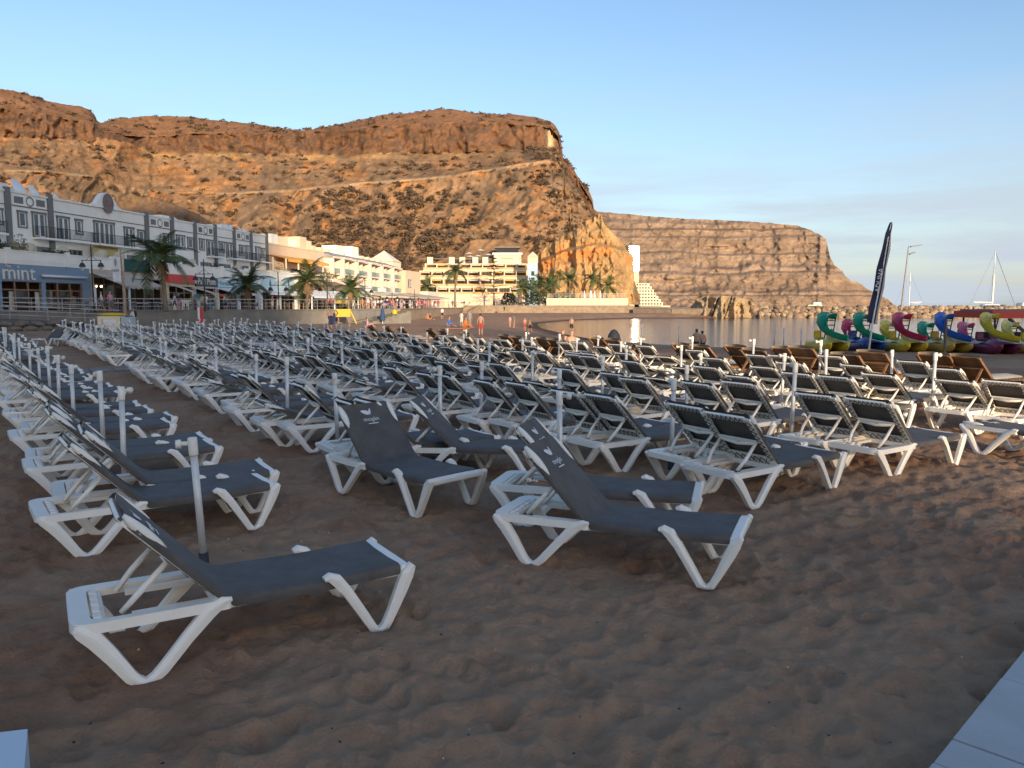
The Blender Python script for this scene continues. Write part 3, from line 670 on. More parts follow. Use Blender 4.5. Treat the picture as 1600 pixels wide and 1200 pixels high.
    # prop that holds the back up
    if theta > .12:
        pr = MB(); lm = .36
        for s_ in (-1, 1):
            tp = B(lm, .215*s_, -.06); ft = S(max(.16, .80-(.36*ct+.30)), .185*s_, .335)
            mid = (tp+ft)/2 + Vector((-.02, .012*s_, -.015)); pr.tube([tp, mid, ft], [.016, .018, .016], 6 if not far else 4)
        pr.tube([B(lm, -.215, -.06), B(lm-.02, 0, -.075), B(lm, .215, -.06)], .016, 6 if not far else 4)
        pr.build('prop', M_white, root, smooth=True)
    if not far:
        # printed emblem and name on the fabric
        lg = MB()
        def leafshape(cx, cl, ang, ln, wd):
            pts = []
            for k in range(12):
                a = 2*math.pi*k/12; u = ln*math.cos(a); w = wd*math.sin(a)*(1-.35*math.cos(a)); pts.append((cx+u*math.cos(ang)-w*math.sin(ang), cl+u*math.sin(ang)+w*math.cos(ang)))
            lg.add([B(l, y, .0045) for y, l in pts], [tuple(range(12))])
        leafshape(-.035, .595, 2.75, .052, .026); leafshape(.022, .60, 1.15, .042, .013)
        lg.build('emblem', M_print, sl)
        tm = text_mesh('mogán', .068, M_print, .0005); o = obj('lettering', tm, sl)
        o.matrix_local = Matrix((( 0, bd.x, bn.x, B(.50, 0, .006).x), (1*1.0, 0, 0, 0), (0, bd.z, bn.z, B(.50, 0, .006).z), (0, 0, 0, 1))) if False else \
            Matrix.Translation(B(.505, 0, .005)) @ Matrix(((0, bd.x, bn.x), (1, 0, 0), (0, bd.z, bn.z))).to_4x4()
        ln = MB(); bbar(ln, .452, -.055, .452, .065, .010, .001, .004); ln.build('small_print', M_print, sl)
    return root
PROTO = {}
def get_lounger(th, far):
    k = (round(th, 2), far)
    if k not in PROTO:
        o = lounger(th, far); PROTO[k] = [o, False]
    p = PROTO[k]
    if not p[1]: p[1] = True; return p[0]
    return copy_tree(p[0])
AX = math.radians(33.5); ca, sa = math.cos(AX), math.sin(AX)
def sr(s, r): return Vector((s*ca - r*sa, s*sa + r*ca, 0))
def put_lounger(pos, ang, th, label, group=None, far=None):
    far = pos.length > 21 if far is None else far
    o = get_lounger(th, far); o.location = (pos.x, pos.y, gz(pos.x, pos.y) - .012); o.rotation_euler = (rnd.uniform(-.014, .014), rnd.uniform(-.010, .010), ang)
    tag(o, label, 'lounger', group); return o
D_ = math.radians
UP, MID, LOW, FLAT = D_(46), D_(38), D_(20), D_(2)
LOWX = D_(27)
put_lounger(sr(.21, 4.43), D_(31.5), UP, 'single grey sling lounger nearest the camera at the lower left', None)
put_lounger(Vector((-1.68, 8.02, 0)), D_(-47), UP, 'lounger turned to face the camera, emblem and lettering on its upright back', None)
put_lounger(Vector((-1.30, 8.50, 0)), D_(-6), UP, 'turned lounger just behind the one facing the camera, pole in front of its seat', None)
put_lounger(Vector((-.03, 5.86, 0)), D_(-22.7), UP, 'front lounger of the turned pair at centre right, its feet towards the open sand', None)
put_lounger(Vector((-.12, 6.82, 0)), D_(-16), UP, 'rear lounger of the turned pair at centre right, beside the tall pole', None)
put_lounger(Vector((6.04, 10.0, 0)), D_(-65), FLAT, 'lounger lying flat at the right edge of the picture', None)
for k, (x, y) in enumerate(((66, 541), (100, 541))):
    p = gp(x, y); put_lounger(Vector((p.x, p.y+1.75, 0)), D_(-95), MID, ('left' if k == 0 else 'right') + ' one of two far loungers facing the camera by the stone plinth')

ROWN = ['leftmost row', 'second row from the left', 'third row from the left', 'fourth row from the left', 'fifth row from the left', 'sixth row from the left', 'row nearest the sea']
ORD = ['nearest', 'second', 'third', 'fourth', 'fifth', 'sixth', 'seventh', 'eighth', 'ninth', 'tenth']
#        s of back, r of first pair, pitch, slope
ROWS = [(.44, 7.03, 2.00, -.035), (3.08, 7.95, 2.12, -.010), (5.66, 5.22, 1.735, -.045), (7.88, 5.23, 1.72, -.06), (9.95, 6.95, 1.72, -.06), (11.75, 5.55, 1.70, -.06), (13.75, 7.40, 1.62, -.06)]
wallA, wallB = Vector((-36.5, 67, 0)), Vector((-13.9, 93, 0)); wn = Vector((wallB-wallA).normalized().yx.to_3d()); wn = Vector((wn.x, -wn.y, 0))
spots = []; poles = []
for ri, (s0, r0, pit, sl_) in enumerate(ROWS):
    k = 0; r = r0
    while r < 51:
        s = s0 + sl_*(r-r0)*(1 if r < 20 else .6) + (0 if r < 20 else sl_*.4*(20-r0))
        c = sr(s, r); dw = (c-wallA).dot(wn)
        if dw > 10 and not (23.9 < r < 25.9) and c.y < 60 and c.x > -31:
            for q, off in enumerate((-.31, .31)):
                js, jr, ja = rnd.uniform(-.10, .10), rnd.uniform(-.03, .03), rnd.uniform(-3.0, 3.0)
                spots.append([ri, k, q, s+js, r+off+jr, 33.5+ja])
            poles.append((ri, k, s, r+pit/2))
        k += 1; r += pit
for e in spots: e.append(sr(e[3], e[4]).length)
spots.sort(key=lambda e: e[6])
N_IND = 290
restb = MB(); cnt = 0
low_at = {(3, 3, 1), (1, 1, 1), (4, 2, 0), (5, 1, 1), (6, 3, 0), (5, 4, 0), (2, 4, 1), (1, 3, 0), (4, 5, 1)}
skip = {(5, 0, 1)} if False else set()
rest = []
for ri, k, q, s, r, a, d in spots:
    pos = sr(s-.22, r)
    th = LOW if (ri, k, q) in low_at else UP if d < 12.5 else (LOWX if rnd.random() < .05 else (MID if rnd.random() < .25 else UP))
    if cnt < N_IND:
        side = 'right' if q == 0 else 'left'
        if k < 8 and d < 24:
            lab = f"{'low-backed' if th in (LOW, LOWX) else 'white-framed grey'} lounger, {side} of the {ORD[k]} pair in the {ROWN[ri]}"; grp = None
        else:
            lab = f"white-framed grey lounger far back in the {ROWN[ri]}"; grp = f"loungers far back in the {ROWN[ri]}"
        o = put_lounger(pos, D_(a), th, lab, 'beach loungers set out in rows' if grp is None else grp); cnt += 1
    else: rest.append((pos, D_(a)))
print('loungers', cnt, 'rest', len(rest))
if rest:
    p0 = lounger(UP, True); V = []; F = []; MI = []
    for ch in [c for c in bpy.data.objects if c.parent == p0]:
        off = len(V); V += [tuple(v.co) for v in ch.data.vertices]; F += [tuple(i+off for i in p.vertices) for p in ch.data.polygons]
        MI += [1 if ch.name.startswith('sling') else 0]*len(ch.data.polygons); bpy.data.objects.remove(ch)
    bpy.data.objects.remove(p0); V = np.array(V)
    for pos, a in rest:
        R = np.array([[math.cos(a), -math.sin(a), 0], [math.sin(a), math.cos(a), 0], [0, 0, 1]]); o0 = len(restb.v)
        restb.v += [tuple(v) for v in (V @ R.T + np.array([pos.x, pos.y, 0]))]; restb.f += [tuple(i+o0 for i in f) for f in F]; restb.mi += MI
    stuff(tag(restb.build('distant_loungers', [M_white, M_sling]), 'mass of distant white-framed loungers at the far end of the rows', 'loungers'))

# ------------------------------------------------------------------ umbrella poles
def pole(h, knob=True):
    root = bpy.data.objects.new('umbrella_pole', None); COL.objects.link(root); root.empty_display_size = .2
    MB().tube([(0,0,-.1),(0,0,.13)], .036, 10).build('sleeve', M_black, root, smooth=True)
    MB().tube([(0,0,.12),(0,0,h-.10)], .025, 12).build('tube', M_alu, root, smooth=True)
    c = MB().tube([(0,0,h-.13),(0,0,h-.12),(0,0,h-.01),(0,0,h)], [.030, .032, .032, .028], 12)
    c.build('cap', M_pvc, root, smooth=True)
    if knob: MB().tube([(-.02,0,h-.04),(-.075,.01,h-.04),(-.078,.01,h-.04),(-.11,.012,h-.04)], [.016, .016, .032, .030], 10).build('clamp_knob', M_pvc, root, smooth=True)
    return root
PP = [pole(.96), pole(1.05), pole(1.12), pole(1.02, False)]; used = set()
def put_pole(pos, i, label, group=None, tilt=(0, 0), rz=0):
    o = PP[i] if i not in used else copy_tree(PP[i]); used.add(i)
    o.location = (pos.x, pos.y, gz(pos.x, pos.y)); o.rotation_euler = (tilt[0], tilt[1], rz); tag(o, label, 'pole', group); return o
p = gp(320, 886); put_pole(p, 0, 'thick grey pole with white clamp behind the nearest lounger', None, (0, -.05), .3)
put_pole(Vector((.45, 6.98, 0)), 1, 'grey pole rising behind the seat of the turned pair at centre right', None, (0, .02), 2.8)
put_pole(Vector((-.87, 9.35, 0)), 2, 'tall plain pole behind the lounger that faces the camera', None, (0, -.01), 1)
for ri, k, s, r in poles:
    if (ri, k) not in ((0, 0), (2, 0)) and rnd.random() < .08: continue
    pos = sr(s+.42+rnd.uniform(-.15, .15), r+rnd.uniform(-.08, .08)); d = pos.length
    lab = f"pale umbrella pole after the {ORD[k]} pair in the {ROWN[ri]}" if (k < 7 and d < 20) else f"pale umbrella pole far back in the {ROWN[ri]}"
    put_pole(pos, rnd.choice((1, 1, 2, 3)), lab, 'bare umbrella poles between the loungers' if (k < 7 and d < 20) else f"poles far back in the {ROWN[ri]}", (rnd.uniform(-.03, .03), rnd.uniform(-.045, .03)), rnd.uniform(0, 6.28))

# boardwalk across the rows
bwk = thing('boardwalk', 'grey plank boardwalk lying across the gap between the lounger rows', 'boardwalk', sr(1.5, 24.9), AX)
pl = MB().cbox(0, .56, -.65, .65, 0, .05, .012).mesh('plank', mat('weathered_plank', (.20, .17, .14), .85, var=.3, scale=4))
for k in range(24): obj('plank', pl, bwk, (k*.6, 0, .0))

# ------------------------------------------------------------------ wooden loungers
def wood_lounger():
    root = bpy.data.objects.new('wooden_lounger', None); COL.objects.link(root); th = D_(40)
    f = MB()
    for s_ in (-1, 1): f.cbox(0, 2.0, s_*.36-.03, s_*.36+.03, .26, .36, .008)
    for x in (.02, .85, 1.93): f.cbox(x, x+.06, -.33, .33, .27, .35, .008)
    f.build('frame', M_wood, root)
    lg = MB().cbox(-.045, .045, -.045, .045, 0, .27, .008).mesh('leg', M_wood)
    for x in (.25, 1.8):
        for s_ in (-1, 1): obj('leg', lg, root, (x, s_*.32, 0))
    ct, st = math.cos(th), math.sin(th); B = lambda l, y, d: Vector((.85-l*ct+st*d, y, .36+l*st+ct*d))
    up = (st, 0, ct)
    slat = MB().cbox(-.04, .04, -.35, .35, -.012, .012, .004).mesh('slat', M_wood)
    for k in range(8):
        o = obj('slat', slat, root, B(.08+k*.094, 0, 0)); o.rotation_euler = (0, th, 0)
    for k in range(9): obj('slat', slat, root, (.95+k*.12, 0, .372))
    sd_ = MB()
    for s_ in (-1, 1): sd_.bar(B(0, s_*.33, -.03), B(.80, s_*.33, -.03), .05, .04, up=up)
    sd_.build('back_rail', M_wood, root)
    pr = MB()
    for s_ in (-1, 1): pr.bar(B(.48, s_*.29, -.05), Vector((.20, s_*.29, .33)), .04, .03)
    pr.bar(B(.48, -.29, -.05), B(.48, .29, -.05), .03, .03); pr.build('prop', M_wood, root)
    c = MB(); c.sheet([[B(l, y, .03+.05*(1-(abs(y)/.33)**6)) for y in (-.33, -.30, 0, .30, .33)] for l in (.80, .78, .4, .04)] + [[Vector((x, y, .395+.06*(1-(abs(y)/.33)**6))) for y in (-.33, -.30, 0, .30, .33)] for x in (.90, 1.4, 1.93, 1.96)])
    c.build('cushion', M_cush, root, smooth=True); return root
WL = wood_lounger(); first = True
wood_px = [(1458,551),(1503,553),(1319,550),(1360,549),(1224,542),(1250,544),(1148,541),(1176,545),(1064,535),(1092,537),(1000,537),(932,527),(955,529),(844,526),(864,529),(806,525),(786,523),(726,520),(690,516),(670,514),(626,512),(604,510),(578,509)]
wname = ['first pair from the right edge', 'second pair from the right', 'third pair, left of the yellow pedal boat', 'fourth pair from the right', 'fifth pair, below the wading couple', None, 'pair beside the dark beach bag dome', 'pair behind the seated bathers']
for k, (x, y) in enumerate(wood_px):
    p = gp(x, y, .88); o = WL if first else copy_tree(WL); first = False
    p = Vector((p.x, p.y, 0)); o.location = (p.x-.24*ca, p.y-.24*sa, gz(p.x, p.y)-.02); o.rotation_euler = (0, 0, AX+rnd.uniform(-.06, .06))
    if k < 10: lab = f"{'left' if k % 2 == 0 else 'right'} wooden slatted lounger of the {wname[k//2]}"
    elif k == 10: lab = 'lone wooden lounger left of the wading couple'
    elif k < 13: lab = f"{'left' if k == 11 else 'right'} dark wooden lounger of the pair beside the grey dome tent"
    elif k < 17: lab = f"sunlit wooden lounger, {ORD[16-k]} from the left of the four near the seated bathers"
    else: lab = f"wooden lounger, {ORD[22-k].replace('nearest','first')} from the left beside the sunlit sand"
    tag(o, lab, 'lounger', 'wooden loungers along the water')

# ------------------------------------------------------------------ the row of buildings along the promenade
FU, FN, FO = Vector((.196, .980, 0)), Vector((.980, -.196, 0)), Vector((-45, 68, 0)); FA = math.atan2(.98, .196)
def ft(x, o=0.0):                          # photo column -> distance along the facade (o metres in front of it)
    k = (x-800)/FPX; return (k*(68-.196*o)+45-.98*o)/(.196-.98*k)
def fz(x, y, o=0.0):
    t = ft(x, o); return hz(y, 68+.98*t-.196*o)
def bld(name, label, cat='building'): return thing(name, label, cat, (FO.x, FO.y, 0), FA)
# local frame of every building: x along the row, y into the building, z up
def window(par, x0, x1, z0, z1, y=0.0, leaves=2, surround=True, name='window'):
    f = MB(); w = .13; yo = y
    if surround:
        f.box(x0-w, x0, yo-.10, yo+.05, z0, z1, 0); f.box(x1, x1+w, yo-.10, yo+.05, z0, z1, 0)
        f.box(x0-w-.06, x1+w+.06, yo-.14, yo+.05, z1, z1+.18, 0); f.box(x0-w, x1+w, yo-.13, yo+.05, z0-.1, z0, 0)
    f.box(x0, x0+.13, yo-.06, yo+.04, z0, z1, 1); f.box(x1-.13, x1, yo-.06, yo+.04, z0, z1, 1)
    f.box(x0+.07, x1-.07, yo-.06, yo+.04, z1-.07, z1, 1); f.box(x0+.07, x1-.07, yo-.06, yo+.04, z0, z0+.09, 1)
    for k in range(1, leaves): xm = x0+(x1-x0)*k/leaves; f.box(xm-.11, xm+.11, yo-.062, yo+.04, z0+.09, z1-.07, 1)
    o = f.build(name, [M_trim, M_sash], par)
    MB().box(x0+.07, x1-.07, yo-.025, yo-.005, z0+.09, z1-.07).build('pane', M_glass, o); return o
def balcony(par, x0, x1, z, y=0.0, dep=.95, rail=M_black):
    o = MB().box(x0, x1, y-dep, y+.1, z-.16, z).build('balcony', M_plaster, par); b = MB(); h = 1.0
    for zz in (z+h, z+.12): b.box(x0+.03, x1-.03, y-dep+.02, y-dep+.06, zz-.025, zz+.025)
    n = int((x1-x0)/.16)
    for k in range(n+1): xx = x0+.04+(x1-x0-.08)*k/n; b.box(xx-.012, xx+.012, y-dep+.028, y-dep+.052, z+.14, z+h-.02)
    for xx in (x0+.04, x1-.04):
        b.box(xx-.015, xx+.015, y-dep+.06, y-.05, z+h-.02, z+h+.02)
        for k in range(4): b.box(xx-.01, xx+.01, y-dep+.2+k*.2, y-dep+.22+k*.2, z, z+h-.03)
    b.build('balcony_railing', rail, o); return o
def dish(par, x, y, z, r, yaw):
    rows = [[Vector((r*k/5*math.cos(a), -.35*r*(1-(k/5)**2), r*k/5*math.sin(a))) for a in [2*math.pi*j/16 for j in range(17)]] for k in range(6)]
    b = MB().sheet(rows); b.tube([(0, .0, -r*.2), (0, .25, -r*.9)], .04, 6); b.tube([(0, -.3*r, 0), (0, -r*.2+r*.9, r*.1)], .02, 5)
    o = b.build('satellite_dish', M_sash, par, True, (x, y, z)); o.rotation_euler = (-.5, 0, yaw); return o

tw = bld('terrace_house', 'long white three-storey terrace with grey pilasters and a curved gable')
T1 = ft(424); T0 = -16.0; ROOF = 11.9
MB().box(T0, T1, 0, 12, 0, ROOF).build('wall', M_plaster, tw)
MB().box(T0-.1, T1+.02, -.14, 12.1, ROOF+.003, ROOF+.16).build('coping', M_plaster, tw)
for z in (10.75,): MB().box(T0, T1, -.06, 0, z, z+.08).build('string_course', M_trim, tw)
pil = [25, 90, 237, 276, 311, 342, 371, 397, 421]
for x in [-8]+pil:
    t = ft(x); MB().box(t-.3, t+.3, -.16, .05, 5.2, ROOF+.42).build('pilaster', M_trim, tw)
for a, b in ((25, 90), (237, 276), (311, 342), (371, 397)):
    t0, t1 = ft(a)+.5, ft(b)-.5; zc = ROOF-.58; tm = (t0+t1)/2
    g = MB().box(t0, t1, -.10, .02, zc-.48, zc+.48, 0); g.box(t0+.18, tm-.75, -.13, -.10, zc-.30, zc+.30, 1); g.box(tm+.75, t1-.18, -.13, -.10, zc-.30, zc+.30, 1)
    for k in range(20):
        a0, a1 = 2*math.pi*k/20, 2*math.pi*(k+1)/20
        g.add([(tm+.46*math.cos(a0), -.132, zc+.46*math.sin(a0)), (tm+.46*math.cos(a1), -.132, zc+.46*math.sin(a1)), (tm+.34*math.cos(a1), -.132, zc+.34*math.sin(a1)), (tm+.34*math.cos(a0), -.132, zc+.34*math.sin(a0))], [(0, 1, 2, 3)], 1)
    g.build('parapet_panel', [M_plaster, M_trim], tw)
g0, g1 = ft(144), ft(206); gm = (g0+g1)/2; hw = (g1-g0)/2
gprof = [(-1, 0), (-.72, .16), (-.50, .52), (-.36, 1.05), (-.22, 1.52), (0, 1.72), (.22, 1.52), (.36, 1.05), (.50, .52), (.72, .16), (1, 0)]
MB().prism_y([(gm+u*hw, ROOF-.7+(v*.95 if v else 0)+(.7 if v else .7)) for u, v in gprof], -.22, .35).build('gable', M_plaster, tw)
ov = MB(); R0 = .78
for k in range(24):
    a0, a1 = 2*math.pi*k/24, 2*math.pi*(k+1)/24; P = lambda a, r: (gm+.1+r*.8*math.cos(a), -.26, ROOF+.55+r*math.sin(a))
    ov.add([P(a0, 1.02), P(a1, 1.02), P(a1, .80), P(a0, .80)], [(0, 1, 2, 3)], 0)
ov.add([(gm+.1+.64*math.cos(2*math.pi*k/24), -.24, ROOF+.55+.8*math.sin(2*math.pi*k/24)) for k in range(24)], [tuple(range(24))], 1)
ov.build('oval_medallion', [M_trim, mat('painted_medallion', (.30, .16, .13), .6, col2=(.12, .10, .09), scale=1.6)], tw)
for a, b, z0, z1, lv in ((4,15,9.0,10.2,1),(41,52,9.0,10.25,1),(63,81,8.25,10.35,2),(101,117,8.2,10.3,2),(129,137,9.0,10.25,1),(157,186,8.2,10.4,4),(203,216,8.2,10.2,2),(224,232,8.9,10.1,1),(263,272,8.4,10.1,2),(283,294,8.9,10.15,2),(300,307,8.9,10.05,1),(318,324,8.9,10.1,1),(329,340,8.25,10.1,2),(348,355,8.9,10.1,1),(359,368,8.25,10.1,2),(379,385,8.8,10.0,1),(389,395,8.25,10.05,2),(404,410,8.3,10.1,2),(413,417,8.8,10,1)):
    window(tw, ft(a), ft(b), z0, z1, 0, lv)
for a, b in ((-4,11),(61,99),(101,150),(153,201),(203,238),(328,347),(358,396),(398,419)): balcony(tw, ft(a), ft(b), 8.15)
rr_ = random.Random(5)
for a, b in ((10,24),(54,87),(112,136),(160,178),(205,230),(262,274),(290,305),(318,335),(346,364),(375,392)): window(tw, ft(a), ft(b), 5.35, 7.35, 0, 3, False)
for x, r in ((16,.45),(76,1.0),(98,.8),(130,.6),(308,.4),(378,.6),(384,.6),(392,.65),(402,.65),(410,.6)): dish(tw, ft(x), 2.2, ROOF+r*.7+.2, r, rr_.uniform(-.5, .5))
for x, w, h in ((70,2.4,1.3),(90,2.0,1.0),(316,2.5,1.0),(398,1.5,1.2)):
    t = ft(x); MB().box(t-w/2, t+w/2, 4, 7, ROOF+.16, ROOF+.16+h).build('roof_box', M_plaster, tw)
t = ft(23); MB().tube([(t, 1.2, ROOF), (t, 1.2, ROOF+4.6)], .05, 6).build('mast', M_steel, tw)
# terrace over the shops
SO = 4.5
sh = MB(); sh.box(T0, T1, -SO+.02, -.02, 4.9, 5.3); tp = sh.build('terrace_floor', M_plaster, tw)
x_ = T0
while x_ < T1-.5:
    L = min(rr_.uniform(5.5, 7.5), T1-x_); b = MB().box(x_, x_+L-.5, -SO-.02, -SO+.22, 5.3, 6.35); b.box(x_-.02, x_+L-.5, -SO-.08, -SO+.26, 6.353, 6.45); b.box(x_+L-.5, x_+L, -SO-.12, -SO+.36, 5.3, 6.62); b.box(x_, x_+L-.5, -SO-.05, -SO-.02, 5.62, 5.68)
    b.build('parapet', M_plaster, tw); x_ += L
def leafclump(par, x0, x1, y, z, h, n, m=M_leaf, seed=0, name='terrace_plants'):
    r = random.Random(seed); b = MB()
    for _ in range(n):
        p = Vector((r.uniform(x0, x1), y+r.uniform(-.3, .3), z+abs(r.gauss(0, .45))*h)); u = Vector((r.gauss(0, 1), r.gauss(0, 1), r.gauss(0, 1))).normalized(); w = u.cross(Vector((r.gauss(0, 1), 1, r.gauss(0, 1)))).normalized(); s_ = r.uniform(.10, .22)
        b.add([p-u*s_, p+w*s_*.5, p+u*s_, p-w*s_*.5], [(0, 1, 2, 3)])
    return b.build(name, m, par)
leafclump(tw, ft(-10, SO), ft(25, SO), -SO+.35, 6.3, .9, 420, seed=1); leafclump(tw, ft(33, SO), ft(56, SO), -SO+.35, 6.3, 1.2, 300, mat('flowering_bush', (.12, .13, .06), .7, col2=(.45, .40, .28), scale=6), 2)
leafclump(tw, ft(75, SO), ft(125, SO), -SO+.3, 6.4, .35, 120, seed=3); leafclump(tw, ft(243, SO), ft(285, SO), -SO+.4, 6.3, 1.0, 350, seed=4); leafclump(tw, ft(338, SO), ft(352, SO), -SO+.3, 6.3, .7, 110, seed=6)
for k, x in enumerate((48, 100, 160, 188, 300, 372)):
    t = ft(x, 2.5); b = MB(); rows = [[Vector((t+1.1*math.sin(a)*q, -2.6-.5*math.cos(a), 6.3+1.15*math.cos(a)*q*.9)) for a in np.linspace(-1.5, 1.5, 9)] for q in (.15, .5, 1.0)]
    b.sheet(rows).build('cream_screen', mat('cream_canvas', (.62, .56, .43), .85), tw, True)
aw = MB().add([(ft(155, .2), -.05, 7.9), (ft(194, .2), -.05, 7.9), (ft(194, 2.6)+.2, -2.4, 6.9), (ft(155, 2.6), -2.4, 6.9), (ft(155, .2), -.05, 7.84), (ft(194, .2), -.05, 7.84), (ft(194, 2.6)+.2, -2.4, 6.84), (ft(155, 2.6), -2.4, 6.84)], [(0, 1, 2, 3), (7, 6, 5, 4), (3, 2, 6, 7), (0, 3, 7, 4), (1, 5, 6, 2)])
aw.build('terrace_awning', mat('ochre_canvas', (.50, .36, .13), .8), tw)

# shops below the terrace; each front stands at y = -SO
def shopfront(name, label, xa, xb, m, openings, ztop=5.3, zo=3.9):
    s = bld(name, label, 'shop'); a, b = (xa if xa < -20 else ft(xa, SO)), ft(xb, SO)
    f = MB().box(a, b, -SO, -SO+.3, zo, ztop-.42 if ztop > 4.9 else ztop); f.box(a, b, -SO, -SO+.04, ztop-.42, ztop-.003); edges = sorted([a]+[ft(v, SO) for o in openings for v in o]+[b])
    for k in range(0, len(edges), 2): f.box(edges[k], edges[k+1], -SO, -SO+.3, ZP-.1, zo)
    f.build('front', m, s)
    MB().box(a+.05, b-.05, -.35, -.10, ZP, 4.85).build('interior', mat('painted_lamplight_interior', (.16, .085, .045), .7, col2=(.03, .025, .02), scale=1.1), s)  # warm lamplight and dark patches painted into the interior's colour
    for o in openings:
        p, q = ft(o[0], SO), ft(o[1], SO); w = MB(); n = max(2, int((q-p)/1.3))
        for k in range(n+1): xx = p+(q-p)*k/n; w.box(xx-.05, xx+.05, -SO+.08, -SO+.2, ZP, zo-.06)
        w.box(p, q, -SO+.08, -SO+.2, zo-.06, zo+.0); w.box(p, q, -SO+.09, -SO+.19, zo-.75, zo-.66)
        o_ = w.build('shop_window', mat('brown_shop_frame', (.28, .17, .10), .5), s)
        for k in range(n):
            if k % 2: MB().box(p+(q-p)*k/n+.06, p+(q-p)*(k+1)/n-.06, -SO+.13, -SO+.14, ZP+.05, zo-.76).build('pane', mat('clear_shop_glass', (.10, .11, .11), .05, trans=.8), o_)
    return s
s1 = shopfront('blue_shop', 'blue-grey painted shop with white lettering at the left end', -26, 146, M_blue, [(9,71),(77,134)])
c0, c1 = ft(11, SO), ft(53, SO)
upright(text_mesh('mint', 1.75, mat('white_sign_letter', (.70, .68, .62), .5), .04, sx=1.08), s1, ((c0+c1)/2+.2, -SO-.06, 4.56))
upright(text_mesh('The', .42, mat('white_sign_letter', (.7, .68, .62)), .02), s1, (c0+.5, -SO-.04, 5.12))
MB().tube([(ft(73, SO+.3), -SO-.25, 4.42), (ft(142, SO+.3), -SO-.25, 4.42)], .12, 10).build('rolled_awning', M_wcloth, s1, True)
for k, x in enumerate((20, 60)):
    t = ft(x, 3.5); b = MB().box(t-.5, t+.5, -4.0, -3.9, ZP, ZP+1.7); b.build('display_frame', M_sash, s1)
for k in range(12):
    t = ft(80+k*4.5, 2.5); MB().box(t-.16, t+.16, -2.8, -2.4, ZP+.3, ZP+rr_.uniform(1.2, 2.1)).build('merchandise', mat('goods_%d' % (k % 4), [(.5, .5, .46), (.10, .22, .30), (.35, .12, .10), (.55, .45, .25)][k % 4], .7), s1)
def awning(par, xa, xb, o0, o1, z0, z1, m, val=.3, scallop=True, name='awning'):
    a0, b0, a1, b1 = ft(xa, o0), ft(xb, o0), ft(xa, o1), ft(xb, o1)
    a, b = max(a0, a1), min(b0, b1); c = MB()
    c.add([(a, -o0, z0), (b, -o0, z0), (b, -o1, z1), (a, -o1, z1), (a, -o0, z0-.05), (b, -o0, z0-.05), (b, -o1, z1-.05), (a, -o1, z1-.05)], [(3, 2, 1, 0), (4, 5, 6, 7), (0, 1, 5, 4), (1, 2, 6, 5), (2, 3, 7, 6), (3, 0, 4, 7)])
    n = max(2, int((b-a)/.35))
    for k in range(n):
        p, q = a+(b-a)*k/n, a+(b-a)*(k+1)/n; d = val if not scallop or k % 2 else val*.75
        c.add([(p, -o1-.01, z1), (q, -o1-.01, z1), (q, -o1-.03, z1-d), (p, -o1-.03, z1-d)], [(0, 1, 2, 3)])
    return c.build(name, m, par)
def posts(par, xs_, o, z1, m=M_sash, w=.14):
    for x in xs_: t = ft(x, o); MB().box(t-w/2, t+w/2, -o-w/2, -o+w/2, ZP, z1).build('post', m, par)
s2 = shopfront('awning_restaurant', 'restaurant under a long beige scalloped awning behind the first palm', 148, 262, M_beige, [(152,258)], 5.3, 4.6)
awn = awning(s2, 150, 262, SO+.05, SO+3.4, 4.95, 3.75, M_beige, .32); posts(s2, (153, 206, 260), SO+3.3, 3.7)
tx = mat('brown_sign_letter', (.16, .10, .07), .7)
for x, o, z, sz, bd_ in ((175, SO+1.6, 4.5, .6, 'Cafetería Terraza'), (232, SO+1.6, 4.5, .6, 'Cafetería Terraza')):
    q = obj('lettering', text_mesh(bd_, sz, tx, .005), s2, (ft(x, o), -o-.06, z-.02)); q.rotation_euler = (math.radians(20), 0, 0)
for x, bd_ in ((190, 'Pizza  Pasta  Helados'), (245, 'Pizza  Pasta  Helados')): upright(text_mesh(bd_, .30, tx, .004), s2, (ft(x, SO+3.4), -SO-3.5, 3.58))
gb_ = MB().box(ft(199, SO), ft(238, SO), -SO-.16, -SO-.09, 5.25, 6.5); gb_.build('green_banner', mat('dark_green_cloth', (.02, .075, .06), .8), s2)
lampm = bpy.data.materials.new('warm_bulb'); lampm.use_nodes = True; lampm.node_tree.nodes['Principled BSDF'].inputs['Emission Color'].default_value = (1, .75, .4, 1); lampm.node_tree.nodes['Principled BSDF'].inputs['Emission Strength'].default_value = 6
for x in (155, 163, 213): MB().ball((ft(x, 3), -3.0, 3.75), .10, 8, 6).build('bulb', lampm, s2, True)
s3 = shopfront('red_sign_bar', 'bar with a plain red fascia right of the first palm', 263, 307, M_cream, [(268,304)], 5.3, 4.0)
MB().box(ft(264, SO), ft(307, SO), -SO-.35, -SO-.02, 4.35, 5.28).build('fascia', M_red, s3)
awning(s3, 266, 310, SO+.4, SO+3.2, 4.3, 3.35, M_beige, .25)
MB().box(ft(268, SO+1.2), ft(299, SO+1.2), -SO-1.4, -SO-1.0, ZP, ZP+1.15).build('bar_counter', M_cream, s3)
s4 = shopfront('dark_sign_shop', 'shop with a charcoal fascia and pale lettering by the lantern post', 308, 341, M_plaster, [(310,340)], 5.3, 3.9)
MB().box(ft(308, SO), ft(341, SO), -SO-.20, -SO-.02, 4.1, 5.15).build('fascia', mat('charcoal_board', (.05, .052, .06), .5), s4)
upright(text_mesh("Pa' l Plato", .95, mat('white_sign_letter', (.7, .68, .62)), .01), s4, ((ft(308, SO)+ft(341, SO))/2, -SO-.22, 4.62))
awning(s4, 303, 345, SO+.3, SO+3.0, 4.0, 3.2, M_beige, .28)
